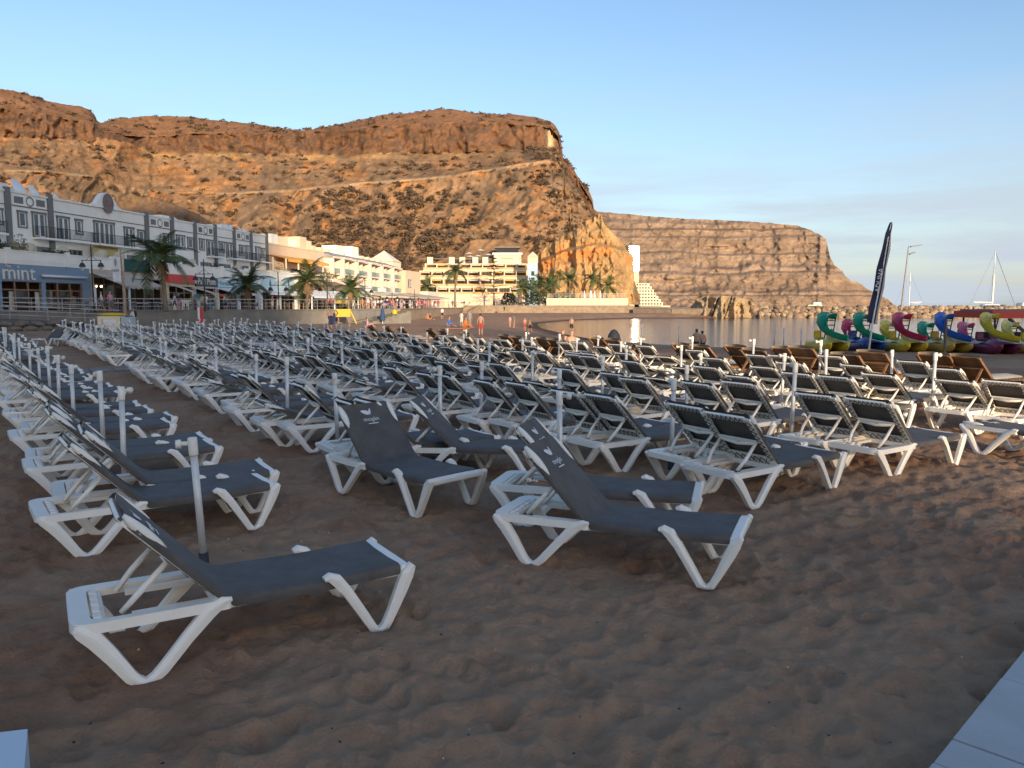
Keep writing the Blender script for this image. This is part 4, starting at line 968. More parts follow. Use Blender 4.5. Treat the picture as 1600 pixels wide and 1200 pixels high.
for k in range(16): t = ft(311+k*1.8, SO+1); MB().box(t-.16, t+.16, -SO-1.3+(k % 3)*.3, -SO-1.0+(k % 3)*.3, ZP, ZP+rr_.uniform(.8, 1.9)).build('merchandise', mat('goods_%d' % (k % 4), (.5, .5, .46)), s4)
s5 = shopfront('pale_blue_sign_restaurant', 'restaurant with a pale blue lettered fascia behind the second palm', 342, 405, M_plaster, [(345,372),(376,404)], 5.3, 3.9)
pb = mat('pale_blue_board', (.46, .60, .66), .6)
MB().box(ft(342, SO), ft(404, SO), -SO-.20, -SO-.02, 4.1, 5.0).build('fascia', pb, s5)
upright(text_mesh('* Porto Magia *', .72, mat('teal_sign_letter', (.05, .18, .24), .6), .01), s5, (ft(357, SO), -SO-.22, 4.55))
awning(s5, 340, 404, SO+.3, SO+3.0, 4.0, 3.3, M_wcloth, .2, False); posts(s5, (344, 377, 403), SO+2.9, 3.3)
MB().box(ft(346, SO+3), ft(358, SO+3), -SO-3.1, -SO-3.02, 2.9, 3.2).build('name_board', M_red, s5)
s6 = shopfront('arched_sign_restaurant', 'restaurant front with two pale arched sign boards', 406, 463, M_plaster, [(408,436),(440,462)], 5.0, 3.9)
for a, b in ((408, 435), (437, 463)):
    p, q = ft(a, SO), ft(b, SO); c = (p+q)/2; w = (q-p)/2
    MB().prism_y([(c+w*math.cos(t_), 3.9+2.0*math.sin(t_)) for t_ in np.linspace(math.pi, 0, 15)], -SO-.30, -SO-.1).build('arched_sign', pb, s6)
    b_ = MB().prism_y([(c-.35, 4.6), (c+.35, 4.6), (c, 5.5)], -SO-.34, -SO-.30); b_.prism_y([(c-.5, 4.35), (c+.5, 4.35), (c+.3, 4.15), (c-.3, 4.15)], -SO-.34, -SO-.30); b_.build('boat_emblem', mat('teal_sign_letter', (.05, .18, .24)), s6)
posts(s6, (409, 438, 465), SO+.8, 3.9, M_sash, .45); awning(s6, 406, 470, SO+.32, SO+2.0, 3.9, 3.5, M_wcloth, .2, False)
s7 = shopfront('brown_tiled_restaurant', 'restaurant with a brown tiled pent roof and white awning by the third palm', 466, 556, M_cream, [(470,510),(514,554)], 4.4, 3.6)
a, b = ft(452, SO), ft(560, SO)
MB().add([(a, -.6, 6.0), (b, -.6, 6.0), (b, -SO-1.2, 4.5), (a, -SO-1.2, 4.5), (a, -.6, 5.8), (b, -.6, 5.8), (b, -SO-1.2, 4.3), (a, -SO-1.2, 4.3)], [(3, 2, 1, 0), (4, 5, 6, 7), (0, 1, 5, 4), (1, 2, 6, 5), (2, 3, 7, 6), (3, 0, 4, 7)]).build('tiled_roof', M_tile, s7)
awning(s7, 464, 556, SO+1.2, SO+4.0, 4.2, 3.2, M_wcloth, .25, False); posts(s7, (489, 524, 553), SO+3.9, 3.2)
MB().box(ft(524, SO+4.2), ft(545, SO+4.2), -SO-4.4, -SO-4.2, 2.2, 2.7).build('yellow_counter', mat('yellow_board', (.62, .40, .04), .5), s7)

# peach building with the orange awning
pb_ = bld('peach_building', 'peach apartment building with a long orange awning over its terrace')
P0, P1 = ft(425)+.05, ft(521); RP = 11.1
MB().box(P0, P1, .4, 12, 0, RP-2.6).build('wall', M_peach, pb_); MB().box(P0, P1, 1.4, 12, RP-2.597, RP).build('upper_wall', M_peach, pb_)
MB().box(P0, P1, 1.3, 12.1, RP+.003, RP+.2).build('coping', M_cream, pb_)
awning(pb_, 426, 517, -1.3, 1.6, 9.6, 8.9, M_orange, .45, False)
for x in (431, 451, 470, 490, 508): t = ft(x, 1.4); MB().box(t-.09, t+.09, -1.45, -1.27, 6.2, 8.9).build('post', M_cream, pb_)
for x in (436, 446, 458, 468, 480, 495, 505): t = ft(x, -1.2); window(pb_, t, t+1.5, 6.5, 8.4, 1.38, 2, False)
MB().box(ft(430, 1.6), ft(520, 1.6), -1.7, .4, 5.9, 6.15).build('terrace_floor', M_cream, pb_)
gr = MB(); q0, q1 = ft(432, 1.6), ft(520, 1.6)
for k in range(int((q1-q0)/.25)): gr.box(q0+k*.25, q0+k*.25+.10, -1.66, -1.6, 6.15, 7.0)
gr.box(q0, q1, -1.68, -1.58, 7.0, 7.08); gr.build('balustrade', M_sash, pb_)
MB().box(ft(426, 2.4), ft(440, 2.4), -2.4, .4, 4.8, 6.9).build('bay', M_peach, pb_); MB().box(ft(487, 3), ft(506, 3), -3, .4, 4.4, 6.4).build('bay', M_peach, pb_)
leafclump(pb_, ft(430, 1), ft(445, 1), -1.2, 6.3, 1.6, 160, mat('yellow_green_leaf', (.16, .15, .04), .7), 8); leafclump(pb_, ft(500, 2.5), ft(526, 2.5), -2.6, 6.4, 1.0, 220, mat('yellow_green_leaf', (.16, .15, .04)), 9)
for x, w, z, d in ((434, 2.0, 1.9, M_plaster), (447, 3.6, 1.7, M_cream), (461, 3.0, 1.5, M_plaster), (478, 2.4, 2.3, M_peach), (487, 1.8, 1.8, M_cream)):
    t = ft(x, -4); MB().box(t-w/2, t+w/2, 4, 8, RP+.2, RP+.2+z).build('roof_room', d, pb_)

# stepped white apartments with recessed balconies
sb_ = bld('balcony_apartments', 'stepped pinkish-white apartment block with rows of recessed balconies')
Q0, Q1 = P1+.05, ft(627); nb_ = 11; M_pink = mat('pinkish_plaster', (.70, .58, .50), .75, var=.05, scale=.5)
for k in range(nb_):
    a = Q0+(Q1-Q0)*k/nb_; b = Q0+(Q1-Q0)*(k+1)/nb_; sty = -.55*(k % 2)
    top = 10.7 - .05*k
    MB().box(a, b, 1.6, 12, 0, top).build('wall', M_pink, sb_)
    MB().box(a, a+.45, sty-.3, 1.6, 4.6, top-.2).build('party_wall', M_pink, sb_)
    for z in (4.75, 7.55):
        MB().box(a+.45, b, sty-.2, 1.6, z-.25, z).build('balcony', M_pink, sb_)
        MB().box(a+.5, b-.05, sty-.16, sty-.10, z, z+.9).build('balcony_glass', mat('greenish_balustrade_glass', (.20, .27, .27), .1), sb_)
        window(sb_, a+.9, b-.5, z+.05, z+2.1, 1.58, 2, False)
    MB().box(a, b, sty-.5, 1.6, top-.55, top-.2).build('canopy', M_pink, sb_)
    MB().add([(a, -.4+sty, top-.19), (b, -.4+sty, top-.19), (b, 3.5, top+1.0), (a, 3.5, top+1.0), (a, 3.5, top-.19), (b, 3.5, top-.19)], [(0, 1, 2, 3), (0, 3, 4), (1, 5, 2), (2, 5, 4, 3)]).build('roof', M_slate, sb_)
    t = a+1.6; MB().box(t-.6, t+.6, 4, 5.4, top, top+1.7).build('chimney', M_cream, sb_)
for x, h in ((535, 2.5), (558, 2.8)): t = ft(x, -3); MB().box(t-1.6, t+1.6, 3, 6, 10.6, 10.6+h).build('roof_room', M_plaster, sb_)
tb = bld('end_tower', 'square peach end tower with a pyramid cap right of the stepped apartments', 'tower')
R0_, R1_ = Q1+.05, ft(650); MB().box(R0_, R1_, -1.2, 10, 0, 9.6).build('wall', M_peach, tb); MB().box(R0_+1, R0_+6, 2, 8, 9.6, 11.6).build('upper_wall', M_cream, tb)
MB().add([(R0_+.8, 1.8, 11.6), (R0_+6.2, 1.8, 11.6), (R0_+6.2, 8.2, 11.6), (R0_+.8, 8.2, 11.6), (R0_+3.5, 5, 14.2)], [(0, 1, 4), (1, 2, 4), (2, 3, 4), (3, 0, 4), (3, 2, 1, 0)]).build('pyramid_cap', M_pink, tb)
for z in (3.0, 6.0): window(tb, R0_+1.5, R0_+3.2, z, z+1.5, -1.22, 2)
MB().box(R1_+.1, R1_+9, -3, 6, 0, 5.2).build('low_wing', M_pink, tb); MB().box(R1_+9.1, R1_+17, -2, 6, 0, 3.6).build('low_wing', M_cream, tb)
# cafe awnings under the apartments
cf = bld('cafe_row', 'row of small sunlit cafe awnings below the stepped apartments', 'cafe')
cols_ = [M_wcloth, M_beige, M_cream, mat('rust_canvas', (.36, .16, .08), .8), M_wcloth, M_beige, M_wcloth]
for k in range(9):
    xa = 560+k*12; awning(cf, xa, xa+12.5, 1.5, 7.5+(k % 3)*.6, 4.6-.1*(k % 2), 3.3+.15*(k % 3), cols_[k % 7], .3, k % 2 == 0)
    posts(cf, (xa+1,), 7.2, 3.3, M_cream, .2)
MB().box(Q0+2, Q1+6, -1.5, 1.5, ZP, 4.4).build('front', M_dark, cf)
for x, w in ((571, 2.6), (592, 4.2)): t = ft(x, 3); MB().box(t, t+w, -3.1, -3.0, 4.55, 5.3).build('sign_board', M_sash, cf)

# ------------------------------------------------------------------ hotel with stepped terraces
ho = thing('terrace_hotel', 'cream terraced hotel with planted balconies at the foot of the mountain', 'hotel', (0, 250, 0))
hx0, hx1 = (655-800)/FPX*250, (826-800)/FPX*250
lev = [(hz(460, 250), 0.0), (hz(447, 250), 2.6), (hz(433, 250), 5.2), (hz(420, 250), 7.8), (hz(408, 250), 10.4)]
MB().box(hx0-4, hx1+6, -3, 14, 0, lev[0][0]-.3).build('base', M_peach, ho)
M_hotelg = mat('hotel_glass', (.06, .065, .06), .12)
for k in range(4):
    z0, y0 = lev[k]; z1 = lev[k+1][0]; h = z1-z0
    x0, x1 = hx0+(1.5 if k == 3 else 0)-(0 if k else -6), hx1-(2 if k == 0 else 0)
    MB().box(x0, x1, y0+1.6, 16, z0-.3, z1-.3).build('wall', M_cream, ho)
    MB().box(x0-.6, x1+.6, y0-1.2, y0+1.6, z0-.32, z0+.0).build('terrace_slab', M_cream, ho)
    MB().box(x0-.6, x1+.6, y0-1.25, y0-1.1, z0+.003, z0+.75).build('parapet', mat('apricot_plaster', (.62, .36, .19), .75, var=.08, scale=.5), ho)
    n = int((x1-x0)/3.6)
    for j in range(n):
        a = x0+(x1-x0)*j/n
        o = MB().box(a+.25, a+3.3, y0+1.5, y0+1.62, z0+.05, z1-.55).build('window', mat('painted_dark_opening', (.16, .10, .06), .6), ho); MB().box(a+.62, a+1.65, y0+1.46, y0+1.5, z0+.1, z1-.85).build('pane', M_hotelg, o); MB().box(a+1.75, a+2.78, y0+1.46, y0+1.5, z0+.1, z1-.85).build('pane', M_hotelg, o)  # slab's dark brown stands in for the shade inside the opening
        MB().box(a-.15, a+.15, y0-.9, y0+1.6, z0+.003, z1-.35).build('dividing_wall', M_cream, ho)
        if rr_.random() < .55: MB().add([(a+.3, y0+1.4, z1-.6), (a+3.2, y0+1.4, z1-.6), (a+3.2, y0-.6, z1-.95), (a+.3, y0-.6, z1-.95), (a+.3, y0-.6, z1-1.15), (a+3.2, y0-.6, z1-1.15)], [(0, 1, 2, 3), (3, 2, 5, 4)]).build('awning', rr_.choice((M_orange, M_beige, M_peach)), ho)
        if rr_.random() < .6: leafclump(ho, a+.4, a+3, y0-.9, z0+.6, .9, 26, M_leaf, 100+k*20+j, 'balcony_plants')
for x in (668, 703, 720, 741, 757, 778, 806): 
    X = (x-800)/FPX*250; MB().box(X-.9, X+.9, 10, 12, lev[4][0]-.4, lev[4][0]+1.9).build('chimney', M_cream, ho)
MB().box(hx0, hx1, 10.6, 10.8, lev[4][0]+1.3, lev[4][0]+1.5).build('pergola', M_trim, ho)
bt = thing('blue_tower', 'slim pale blue tower with a pyramid roof beside the orange rock', 'tower', ((832-800)/FPX*246, 246, 0))
MB().box(-1.5, 1.5, -1.5, 1.5, 0, hz(411, 246)).build('wall', mat('pale_blue_plaster', (.33, .48, .60), .7), bt); zt = hz(411, 246); zt2 = hz(402, 246)
MB().box(-1.6, 1.6, -1.6, 1.6, zt+.003, zt2).build('upper_wall', M_peach, bt); MB().add([(-1.8, -1.8, zt2+.003), (1.8, -1.8, zt2+.003), (1.8, 1.8, zt2+.003), (-1.8, 1.8, zt2+.003), (0, 0, hz(393, 246))], [(0, 1, 4), (1, 2, 4), (2, 3, 4), (3, 0, 4), (3, 2, 1, 0)]).build('pyramid_roof', M_peach, bt)
window(bt, -.5, .5, zt-4, zt-2.6, -1.5, 1, False)
hb = thing('hill_terrace_building', 'small low building with a white terrace on the slope above the hotel', 'building', ((793-800)/FPX*285, 283, 0)); zb = hz(398, 283)
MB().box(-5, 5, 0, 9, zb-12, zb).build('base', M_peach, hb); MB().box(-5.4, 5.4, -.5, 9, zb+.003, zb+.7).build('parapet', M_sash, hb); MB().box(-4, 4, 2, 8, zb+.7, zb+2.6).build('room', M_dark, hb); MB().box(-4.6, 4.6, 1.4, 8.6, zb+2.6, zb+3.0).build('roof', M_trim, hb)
for k, (x, y) in enumerate(((735, 400), (747, 399), (733, 395), (751, 390), (763, 397))):
    p = pd(x, y, 276); u = thing('white_parasol', f'{ORD[k]} white parasol on the slope above the hotel terraces'.replace('nearest', 'leftmost'), 'parasol', (p.x, p.y, p.z-2.4), 0, 'white parasols above the hotel')
    MB().tube([(0, 0, -1.0), (0, 0, 2.4)], .06, 6).build('pole', M_steel, u); c = MB(); c.add([(1.7*math.cos(a), 1.7*math.sin(a), 2.0) for a in [2*math.pi*j/8 for j in range(8)]]+[(0, 0, 2.6)], [(j, (j+1) % 8, 8) for j in range(8)]); c.build('canopy', M_wcloth, u)
# far hotels below the headland
wh = thing('white_far_hotel', 'bright white terraced hotel seen past the orange rock, low by the water', 'hotel', ((1007-800)/FPX*420, 420, 0))
for k in range(7):
    z0 = 2.0+k*1.75; x0, x1 = -8.5+k*.25, 9.5-k*.95
    MB().box(x0, x1, k*1.6, 14, z0, z0+1.72).build('storey', M_cream, wh)
    for j in range(int((x1-x0)/1.6)): MB().box(x0+.4+j*1.6, x0+1.3+j*1.6, k*1.6-.04, k*1.6, z0+.5, z0+1.4).build('window', M_glass, wh)
MB().box(-14, 14, 2, 16, -1, 2.0).build('base', M_peach, wh)
mirror = mat('sun_reflecting_window', (.9, .9, .9), .13, metal=1.0)
gh = thing('glass_fronted_building', 'glass-fronted building flashing back the low sun beside the orange rock', 'building', ((990-800)/FPX*430, 432, 0))
Pg = Vector(gh.location); nv = ((Vector((0, 0, CAMH))-(Pg+Vector((0, 0, 26)))).normalized()+SUNV).normalized(); yaw = math.atan2(nv.y, nv.x)+math.pi/2; tl = math.asin(nv.z)
gh.rotation_euler = (0, 0, yaw)
zA, zB = hz(424, 430), hz(384, 430); MB().box(-2.9, 2.9, 1.2, 9, zA-6, zB+.3).build('wall', M_peach, gh)
nfl = 9
for k in range(nfl):
    za, zb2 = zA+(zB-zA)*k/nfl, zA+(zB-zA)*(k+1)/nfl
    for j in range(3):
        x0, x1 = -2.7+j*1.8, -2.7+j*1.8+1.7; dy = (zb2-za)*math.tan(tl)
        MB().add([(x0, .30-dy*.0, za+.1), (x1, .30, za+.1), (x1, .30+dy, zb2-.1), (x0, .30+dy, zb2-.1)], [(0, 1, 2, 3)]).build('tilted_pane', mirror, gh)

# ------------------------------------------------------------------ palms
def frond_mesh(seed, L=2.6, droop=1.0, m=M_palm):
    r = random.Random(seed); b = MB(); n = 16; pts = []
    for k in range(n+1):
        t = k/n; pts.append(Vector((L*(t-.16*droop*t*t), 0, L*(.42*t-.72*droop*t*t))))
    b.tube(pts[::2], [.035*(1-.8*k/(n/2)) for k in range(n//2+1)], 4)
    for k in range(2, n+1):
        for q in range(2):
            t = (k-.5*q)/n; p = pts[k-1].lerp(pts[k], 1-.5*q); d = (pts[k]-pts[k-1]).normalized()
            ll = L*.30*math.sin(math.pi*(.12+.82*t))**.7*r.uniform(.85, 1.1)
            for s_ in (-1, 1):
                o = (Vector((0, s_, 0))*.80+d*.55+Vector((0, 0, -.10-.28*r.random()))).normalized(); w = d*.035
                b.add([p-w, p+o*ll*.5-w*.9+Vector((0, 0, .02)), p+o*ll, p+o*ll*.5+w*.9, p+w], [(0, 1, 2, 3, 4)])
    return b.mesh('frond', m)
FR = [frond_mesh(k, 2.6, (.7, 1.0, 1.25, .45)[k % 4]) for k in range(4)]; FRD = frond_mesh(9, 2.2, 1.7, M_palmd)
def palm(name, label, pos, h, crown, n=24, lean=(0, 0), thick=.2, group=None):
    t = thing(name, label, 'palm tree', pos, 0, group); pts = []; rad = []
    r = random.Random(int(abs(pos[0]*91+pos[1]*13)))
    for k in range(9):
        u = k/8; pts.append((lean[0]*u*u, lean[1]*u*u, h*u)); rad.append(thick*(1.55-.75*u**.5)*(1+.05*(k % 2)))
    MB().tube(pts, rad, 10).build('trunk', M_trunk, t, True); top = Vector(pts[-1])
    for k in range(n):
        e = 1-(k/n); dead = k >= n-3
        o = obj('frond', FRD if dead else FR[(k+r.randrange(2)) % 4], t, top+Vector((0, 0, -.05-.15*(k/n)))); pitch = -1.05+1.75*(k/n)+r.uniform(-.12, .12) if not dead else .9
        o.rotation_euler = Euler((r.uniform(-.25, .25), pitch, k*2.399+r.uniform(-.2, .2)), 'XYZ'); s_ = crown*r.uniform(.85, 1.12)*(1 if not dead else .75); o.scale = (s_, s_, s_)
    return t
names_ = ['first', 'second', 'third', 'fourth']
for k, (x, yb_, yt_, Y, cr) in enumerate(((259, 487, 372, 66.5, 1.28), (389, 486, 420, 78, 1.18), (480, 484, 418, 86, 1.25), (545, 482, 436, 96, 1.12))):
    p = pd(x, 486, Y); h = pd(x, yt_+30-k*5, Y).z-ZP
    palm('palm_tree', f'{names_[k]} palm from the left on the promenade edge', (p.x, p.y, ZP), h, cr, 26, (-.3+.2*k, .1), .15, 'palms along the promenade')
for k, (x, yt_, Y, cr) in enumerate(((711, 424, 205, 1.9), (665, 448, 196, 1.5), (812, 450, 215, 1.5), (845, 440, 225, 1.5), (862, 444, 222, 1.5), (874, 428, 235, 1.2), (890, 436, 224, 1.6), (924, 436, 216, 1.5), (948, 447, 214, 1.6), (830, 452, 222, 1.6), (855, 455, 210, 1.3))):
    p = pd(x, 470, Y); z0 = 1.5 if Y < 210 else 2.5; h = hz(yt_, Y)-z0
    nm = ['tall palm with a pale trunk in front of the hotel', 'bushy palm at the left end of the hotel', 'palm at the right end of the hotel', 'palm left of the cluster below the blue tower', 'palm in the middle of the cluster below the blue tower', 'small palm high on the orange rock', 'palm with a thin trunk before the orange rock', 'tall slim palm before the middle of the orange rock', 'rightmost palm before the orange rock', 'low palm hard against the blue tower', 'lowest palm of the cluster below the blue tower'][k]
    if k == 5: q = pd(874, 440, 262); palm('palm_tree', nm, (q.x, q.y-1, q.z-2), 4, cr, 18); continue
    palm('palm_tree', nm, (p.x, p.y, z0), h, cr, 20, (rnd.uniform(-.4, .4), 0), .24, 'palms around the hotel')
ar = thing('araucaria_tree', 'layered conifer standing in front of the hotel terraces', 'tree', ((772-800)/FPX*238, 238, 1.5)); ht = hz(396, 238)-1.5
MB().tube([(0, 0, 0), (0, 0, ht)], [.3, .05], 8).build('trunk', M_trunk, ar); cb = MB(); r = random.Random(3)
for k in range(11):
    z = ht*(.25+.72*k/11); L = (4.4*(1-k/11.5)+.5)
    for j in range(7):
        a = j*.9+k*.5; d = Vector((math.cos(a), math.sin(a), .12))
        for q in range(14):
            p = d*L*(q/14)+Vector((0, 0, z)); u = Vector((r.gauss(0, 1), r.gauss(0, 1), r.gauss(0, .6))).normalized()*.34; w = u.cross(Vector((0, 0, 1)))*.6; cb.add([p-u, p+w, p+u, p-w], [(0, 1, 2, 3)])
cb.build('crown', M_leaf, ar)
def bush(label, x, y, Y, w, h, seed, m=M_leaf, z0=2.2):
    p = pd(x, y, Y); t = thing('garden_bush', label, 'bush', (p.x, p.y, z0)); r = random.Random(seed); b = MB()
    for _ in range(420):
        a = r.uniform(0, 6.283); q = r.random()**.4; e = r.random(); P = Vector((w*q*math.cos(a)*(1-.5*e*e), w*.7*q*math.sin(a), h*e)); u = Vector((r.gauss(0, 1), r.gauss(0, 1), r.gauss(0, 1))).normalized()*.36; v = u.cross(Vector((r.gauss(0, 1), r.gauss(0, 1), 1))).normalized()*.2
        b.add([P-u, P+v, P+u, P-v], [(0, 1, 2, 3)])
    b.build('foliage', m, t); MB().tube([(0, 0, 0), (0, 0, h*.5)], [.12, .05], 6).build('stem', M_trunk, t)
bush('dark dense bush below the blue tower', 826, 465, 222, 3.4, 7.5, 21); bush('bush left of the hotel between tower and palms', 667, 462, 200, 3.2, 4.5, 22, mat('olive_leaf', (.09, .085, .035), .7)); bush('low green bush along the pool terrace', 880, 468, 200, 3.5, 3.0, 23)
bush('round bush in front of the right hotel wing', 795, 465, 226, 2.4, 3.4, 24); bush('dark bush beside the low palm cluster', 842, 466, 208, 3, 3.5, 25)

# ------------------------------------------------------------------ rock block, breakwater and boats
rb = np.linspace(1072, 1194, 90); tt = np.linspace(0, 1, 40)[:, None]
yt_ = lay(rb, [(1072,486),(1082,476),(1090,466),(1105,463),(1120,466),(1128,462),(1145,463),(1160,466),(1172,470),(1185,478),(1190,488),(1194,497)])
RY = 499*(1-tt)+yt_[None]*tt; RX = np.broadcast_to(rb, RY.shape); RD = 152+5*tt-6.0*(ridged((RX+3*fbm(RX/9, RY/9, 2, 1))/19, RY/70, 2, 410)-.5)-1.6*(fbm(RX/6, RY/6, 3, 420)-.5)+3.5*(np.abs(RX-1133)/60)**2
crk = sstep(.83, .97, ridged((RX+RY*.35)/24, RY/120, 1, 430)); RD = RD+3.2*crk
qX, qY, qZ = place(RX, RY, RD); rc_ = fbm(RX/10, RY/8, 3, 440)[..., None]; RC = np.array([.34, .25, .15])*(.75+.5*rc_)
qX = np.vstack([qX, qX[-1:]*1.05, qX[-1:]*1.06]); qY = np.vstack([qY, qY[-1:]*1.05, qY[-1:]*1.06]); qZ = np.vstack([qZ, qZ[-1:]-.2, qZ[-1:]*0-2]); RC = np.concatenate([RC, RC[-1:], RC[-1:]])
o = obj('rock_block', grid_mesh('rock_block', np.stack([qX.ravel(), qY.ravel(), qZ.ravel()], 1), 42, 90, terrain_material('ochre_block_rock', .7, 1.2, .3, .25, .5), RC.reshape(-1, 3))); struct(o)
bwt = thing('breakwater', 'long breakwater of piled brown boulders across the harbour mouth', 'breakwater', (49, 156, -.6))
M_boul = [mat('boulder_a', (.25, .175, .115), .9, var=.3, scale=.9, bump=.5, bscale=3), mat('boulder_b', (.16, .12, .09), .9, var=.3, scale=.9, bump=.5, bscale=3), mat('boulder_c', (.33, .25, .17), .9, var=.25, scale=.9, bump=.5, bscale=3)]
bl = []
for k in range(9):
    me = rock_mesh(500+k, .78, 2); me.materials.append(M_boul[k % 3]); bl.append(me)
for k in range(70):
    for lv in range(4):
        x = k*1.13+rnd.uniform(-.3, .3)+.4*(lv % 2); o = obj('boulder', bl[rnd.randrange(9)], bwt, (x, x*.13+lv*.75+rnd.uniform(-.2, .2), .05+lv*.62+rnd.uniform(-.15, .15))); s_ = rnd.uniform(.62, 1.02); o.scale = (s_*1.1, s_, s_); o.rotation_euler = (rnd.uniform(-.5, .5), rnd.uniform(-.5, .5), rnd.uniform(0, 6.28))
cb = MB().add([(-1, .8, -1.5), (82, 11.5, -1.5), (82, 17, -1.5), (-1, 7, -1.5), (-1, 2.6, 1.6), (82, 13.3, 1.6), (82, 16, 1.6), (-1, 5.5, 1.6)], [(0, 3, 2, 1), (4, 5, 6, 7), (0, 1, 5, 4), (1, 2, 6, 5), (2, 3, 7, 6), (3, 0, 4, 7)])
cb.build('core', M_stone, bwt)
def hull(L, B, H, m=M_sash, name='hull', y0=0):
    secs = []
    for k in range(9):
        t = k/8; w = B/2*math.sin(math.pi*min(1, .30+.70*(1-t)))**.6 if t < 1 else .02; w = max(.03, B/2*(1-max(0, (t-.35)/.65)**2.2)); zb = .0+.25*H*max(0, (t-.6)/.4)**2; x = L*(t-.5)
        secs.append([Vector((x, y0-w, H*(1+.12*t))), Vector((x, y0-w*.85, H*.35+zb)), Vector((x, y0, zb)), Vector((x, y0+w*.85, H*.35+zb)), Vector((x, y0+w, H*(1+.12*t)))])
    return MB().sweep(secs)
def boat(name, label, pos, rz): return thing(name, label, 'boat', pos, rz)
b1 = boat('motor_yacht', 'small white motor yacht moored beyond the breakwater left of the flag', (*pd(1268, 480, 200).xy, SEA_Z), math.radians(175))
hull(8, 2.8, 1.5).build('hull', M_sash, b1, True); MB().cbox(-2.4, 1.2, -1.1, 1.1, 1.6, 2.7, .15).build('cabin', M_cream, b1); MB().box(-2.0, 1.22, -1.12, 1.12, 2.0, 2.4).build('cabin_window', M_glass, b1); MB().cbox(-2.2, -.2, -.9, .9, 2.7, 3.3, .1).build('flybridge', M_sash, b1); MB().tube([(-1, 0, 3.3), (-1, 0, 4.6)], .05, 6).build('mast', M_steel, b1)
def sailboat(label, x, Y, L, mast, rz, cat=False):
    t = boat('catamaran' if cat else 'sailing_yacht', label, (*pd(x, 480, Y).xy, SEA_Z), rz)
    if cat:
        for s_ in (-1, 1): hull(L, 1.5, 1.7, y0=s_*2.6).build('hull', M_sash, t, True)
        MB().cbox(-L*.35, L*.2, -2.6, 2.6, 1.3, 1.8, .1).build('bridge_deck', M_sash, t); MB().cbox(-L*.22, L*.12, -2.0, 2.0, 1.8, 2.9, .3).build('cabin', M_sash, t); MB().box(-L*.2, L*.1, -2.03, 2.03, 2.2, 2.6).build('cabin_window', M_glass, t)
    else:
        hull(L, 3, 1.5).build('hull', M_sash, t, True); MB().cbox(-L*.2, L*.15, -1, 1, 1.5, 2.3, .2).build('cabin', M_sash, t); MB().box(-L*.3, -L*.1, -1.2, 1.2, 3.0, 3.1).build('bimini', M_wcloth, t)
    MB().tube([(0, 0, 1.5), (0, 0, mast)], [.16, .10], 8).build('mast', M_sash, t); MB().tube([(0, 0, 3.4), (-L*.38, 0, 3.5)], .2 if cat else .16, 8).build('boom', M_wcloth, t)
    MB().tube([(0, 0, 3.4), (0, .01, mast*.62)], .30 if cat else .12, 8).build('furled_mainsail', M_sash, t)
    st = MB(); st.tube([(0, 0, mast), (L*.48, 0, 1.8)], .09 if cat else .03, 5); st.tube([(0, 0, mast), (-L*.48, 0, 1.8)], .025, 4)
    for s_ in (-1, 1): st.tube([(0, 0, mast*.85), (-.4, s_*(2.6 if cat else 1.4), 1.6)], .025, 4)
    st.build('rigging', M_steel, t); return t
sailboat('slender sailing yacht anchored behind the lamp post', 1420, 230, 9, 12.0, math.radians(160))
sailboat('large white catamaran with a tall mast beyond the breakwater', 1550, 230, 13, hz(393, 230)+.5, math.radians(-15), True)
b4 = boat('moored_cruiser', 'white cruiser partly out of frame above the red canopy', (*pd(1606, 480, 200).xy, SEA_Z), math.radians(10)); hull(9, 3, 1.9).build('hull', M_sash, b4, True); MB().cbox(-2.6, 1.6, -1.2, 1.2, 2.0, 3.2, .2).build('cabin', M_sash, b4); MB().tube([(-1, 0, 3.2), (-1, 0, 5.5)], .06, 6).build('mast', M_black, b4)
# tall lamp on the breakwater
lp = thing('breakwater_lamp', 'tall grey double-headed lamp post standing on the breakwater', 'lamp post', (*pd(1408, 487, 162).xy, .8)); ht = hz(385, 162)-.8
MB().tube([(0, 0, 0), (.9, 0, ht)], [.22, .13], 10).build('post', M_steel, lp)
for z, s_, L in ((ht-.2, 1, 2.7), (ht-1.7, 1, 1.5)):
    m_ = MB().bar((.85*z/ht, 0, z), (.85*z/ht+.5, 0, z+.1), .12, .12); m_.add([(.85*z/ht+.4, -.3, z), (.85*z/ht+L, -.35, z+.45), (.85*z/ht+L, .35, z+.45), (.85*z/ht+.4, .3, z), (.85*z/ht+.4, -.3, z+.25), (.85*z/ht+L, -.3, z+.6), (.85*z/ht+L, .3, z+.6), (.85*z/ht+.4, .3, z+.25)], [(0, 3, 2, 1), (4, 5, 6, 7), (0, 1, 5, 4), (1, 2, 6, 5), (2, 3, 7, 6), (3, 0, 4, 7)])
    m_.build('lamp_head', M_trim, lp)

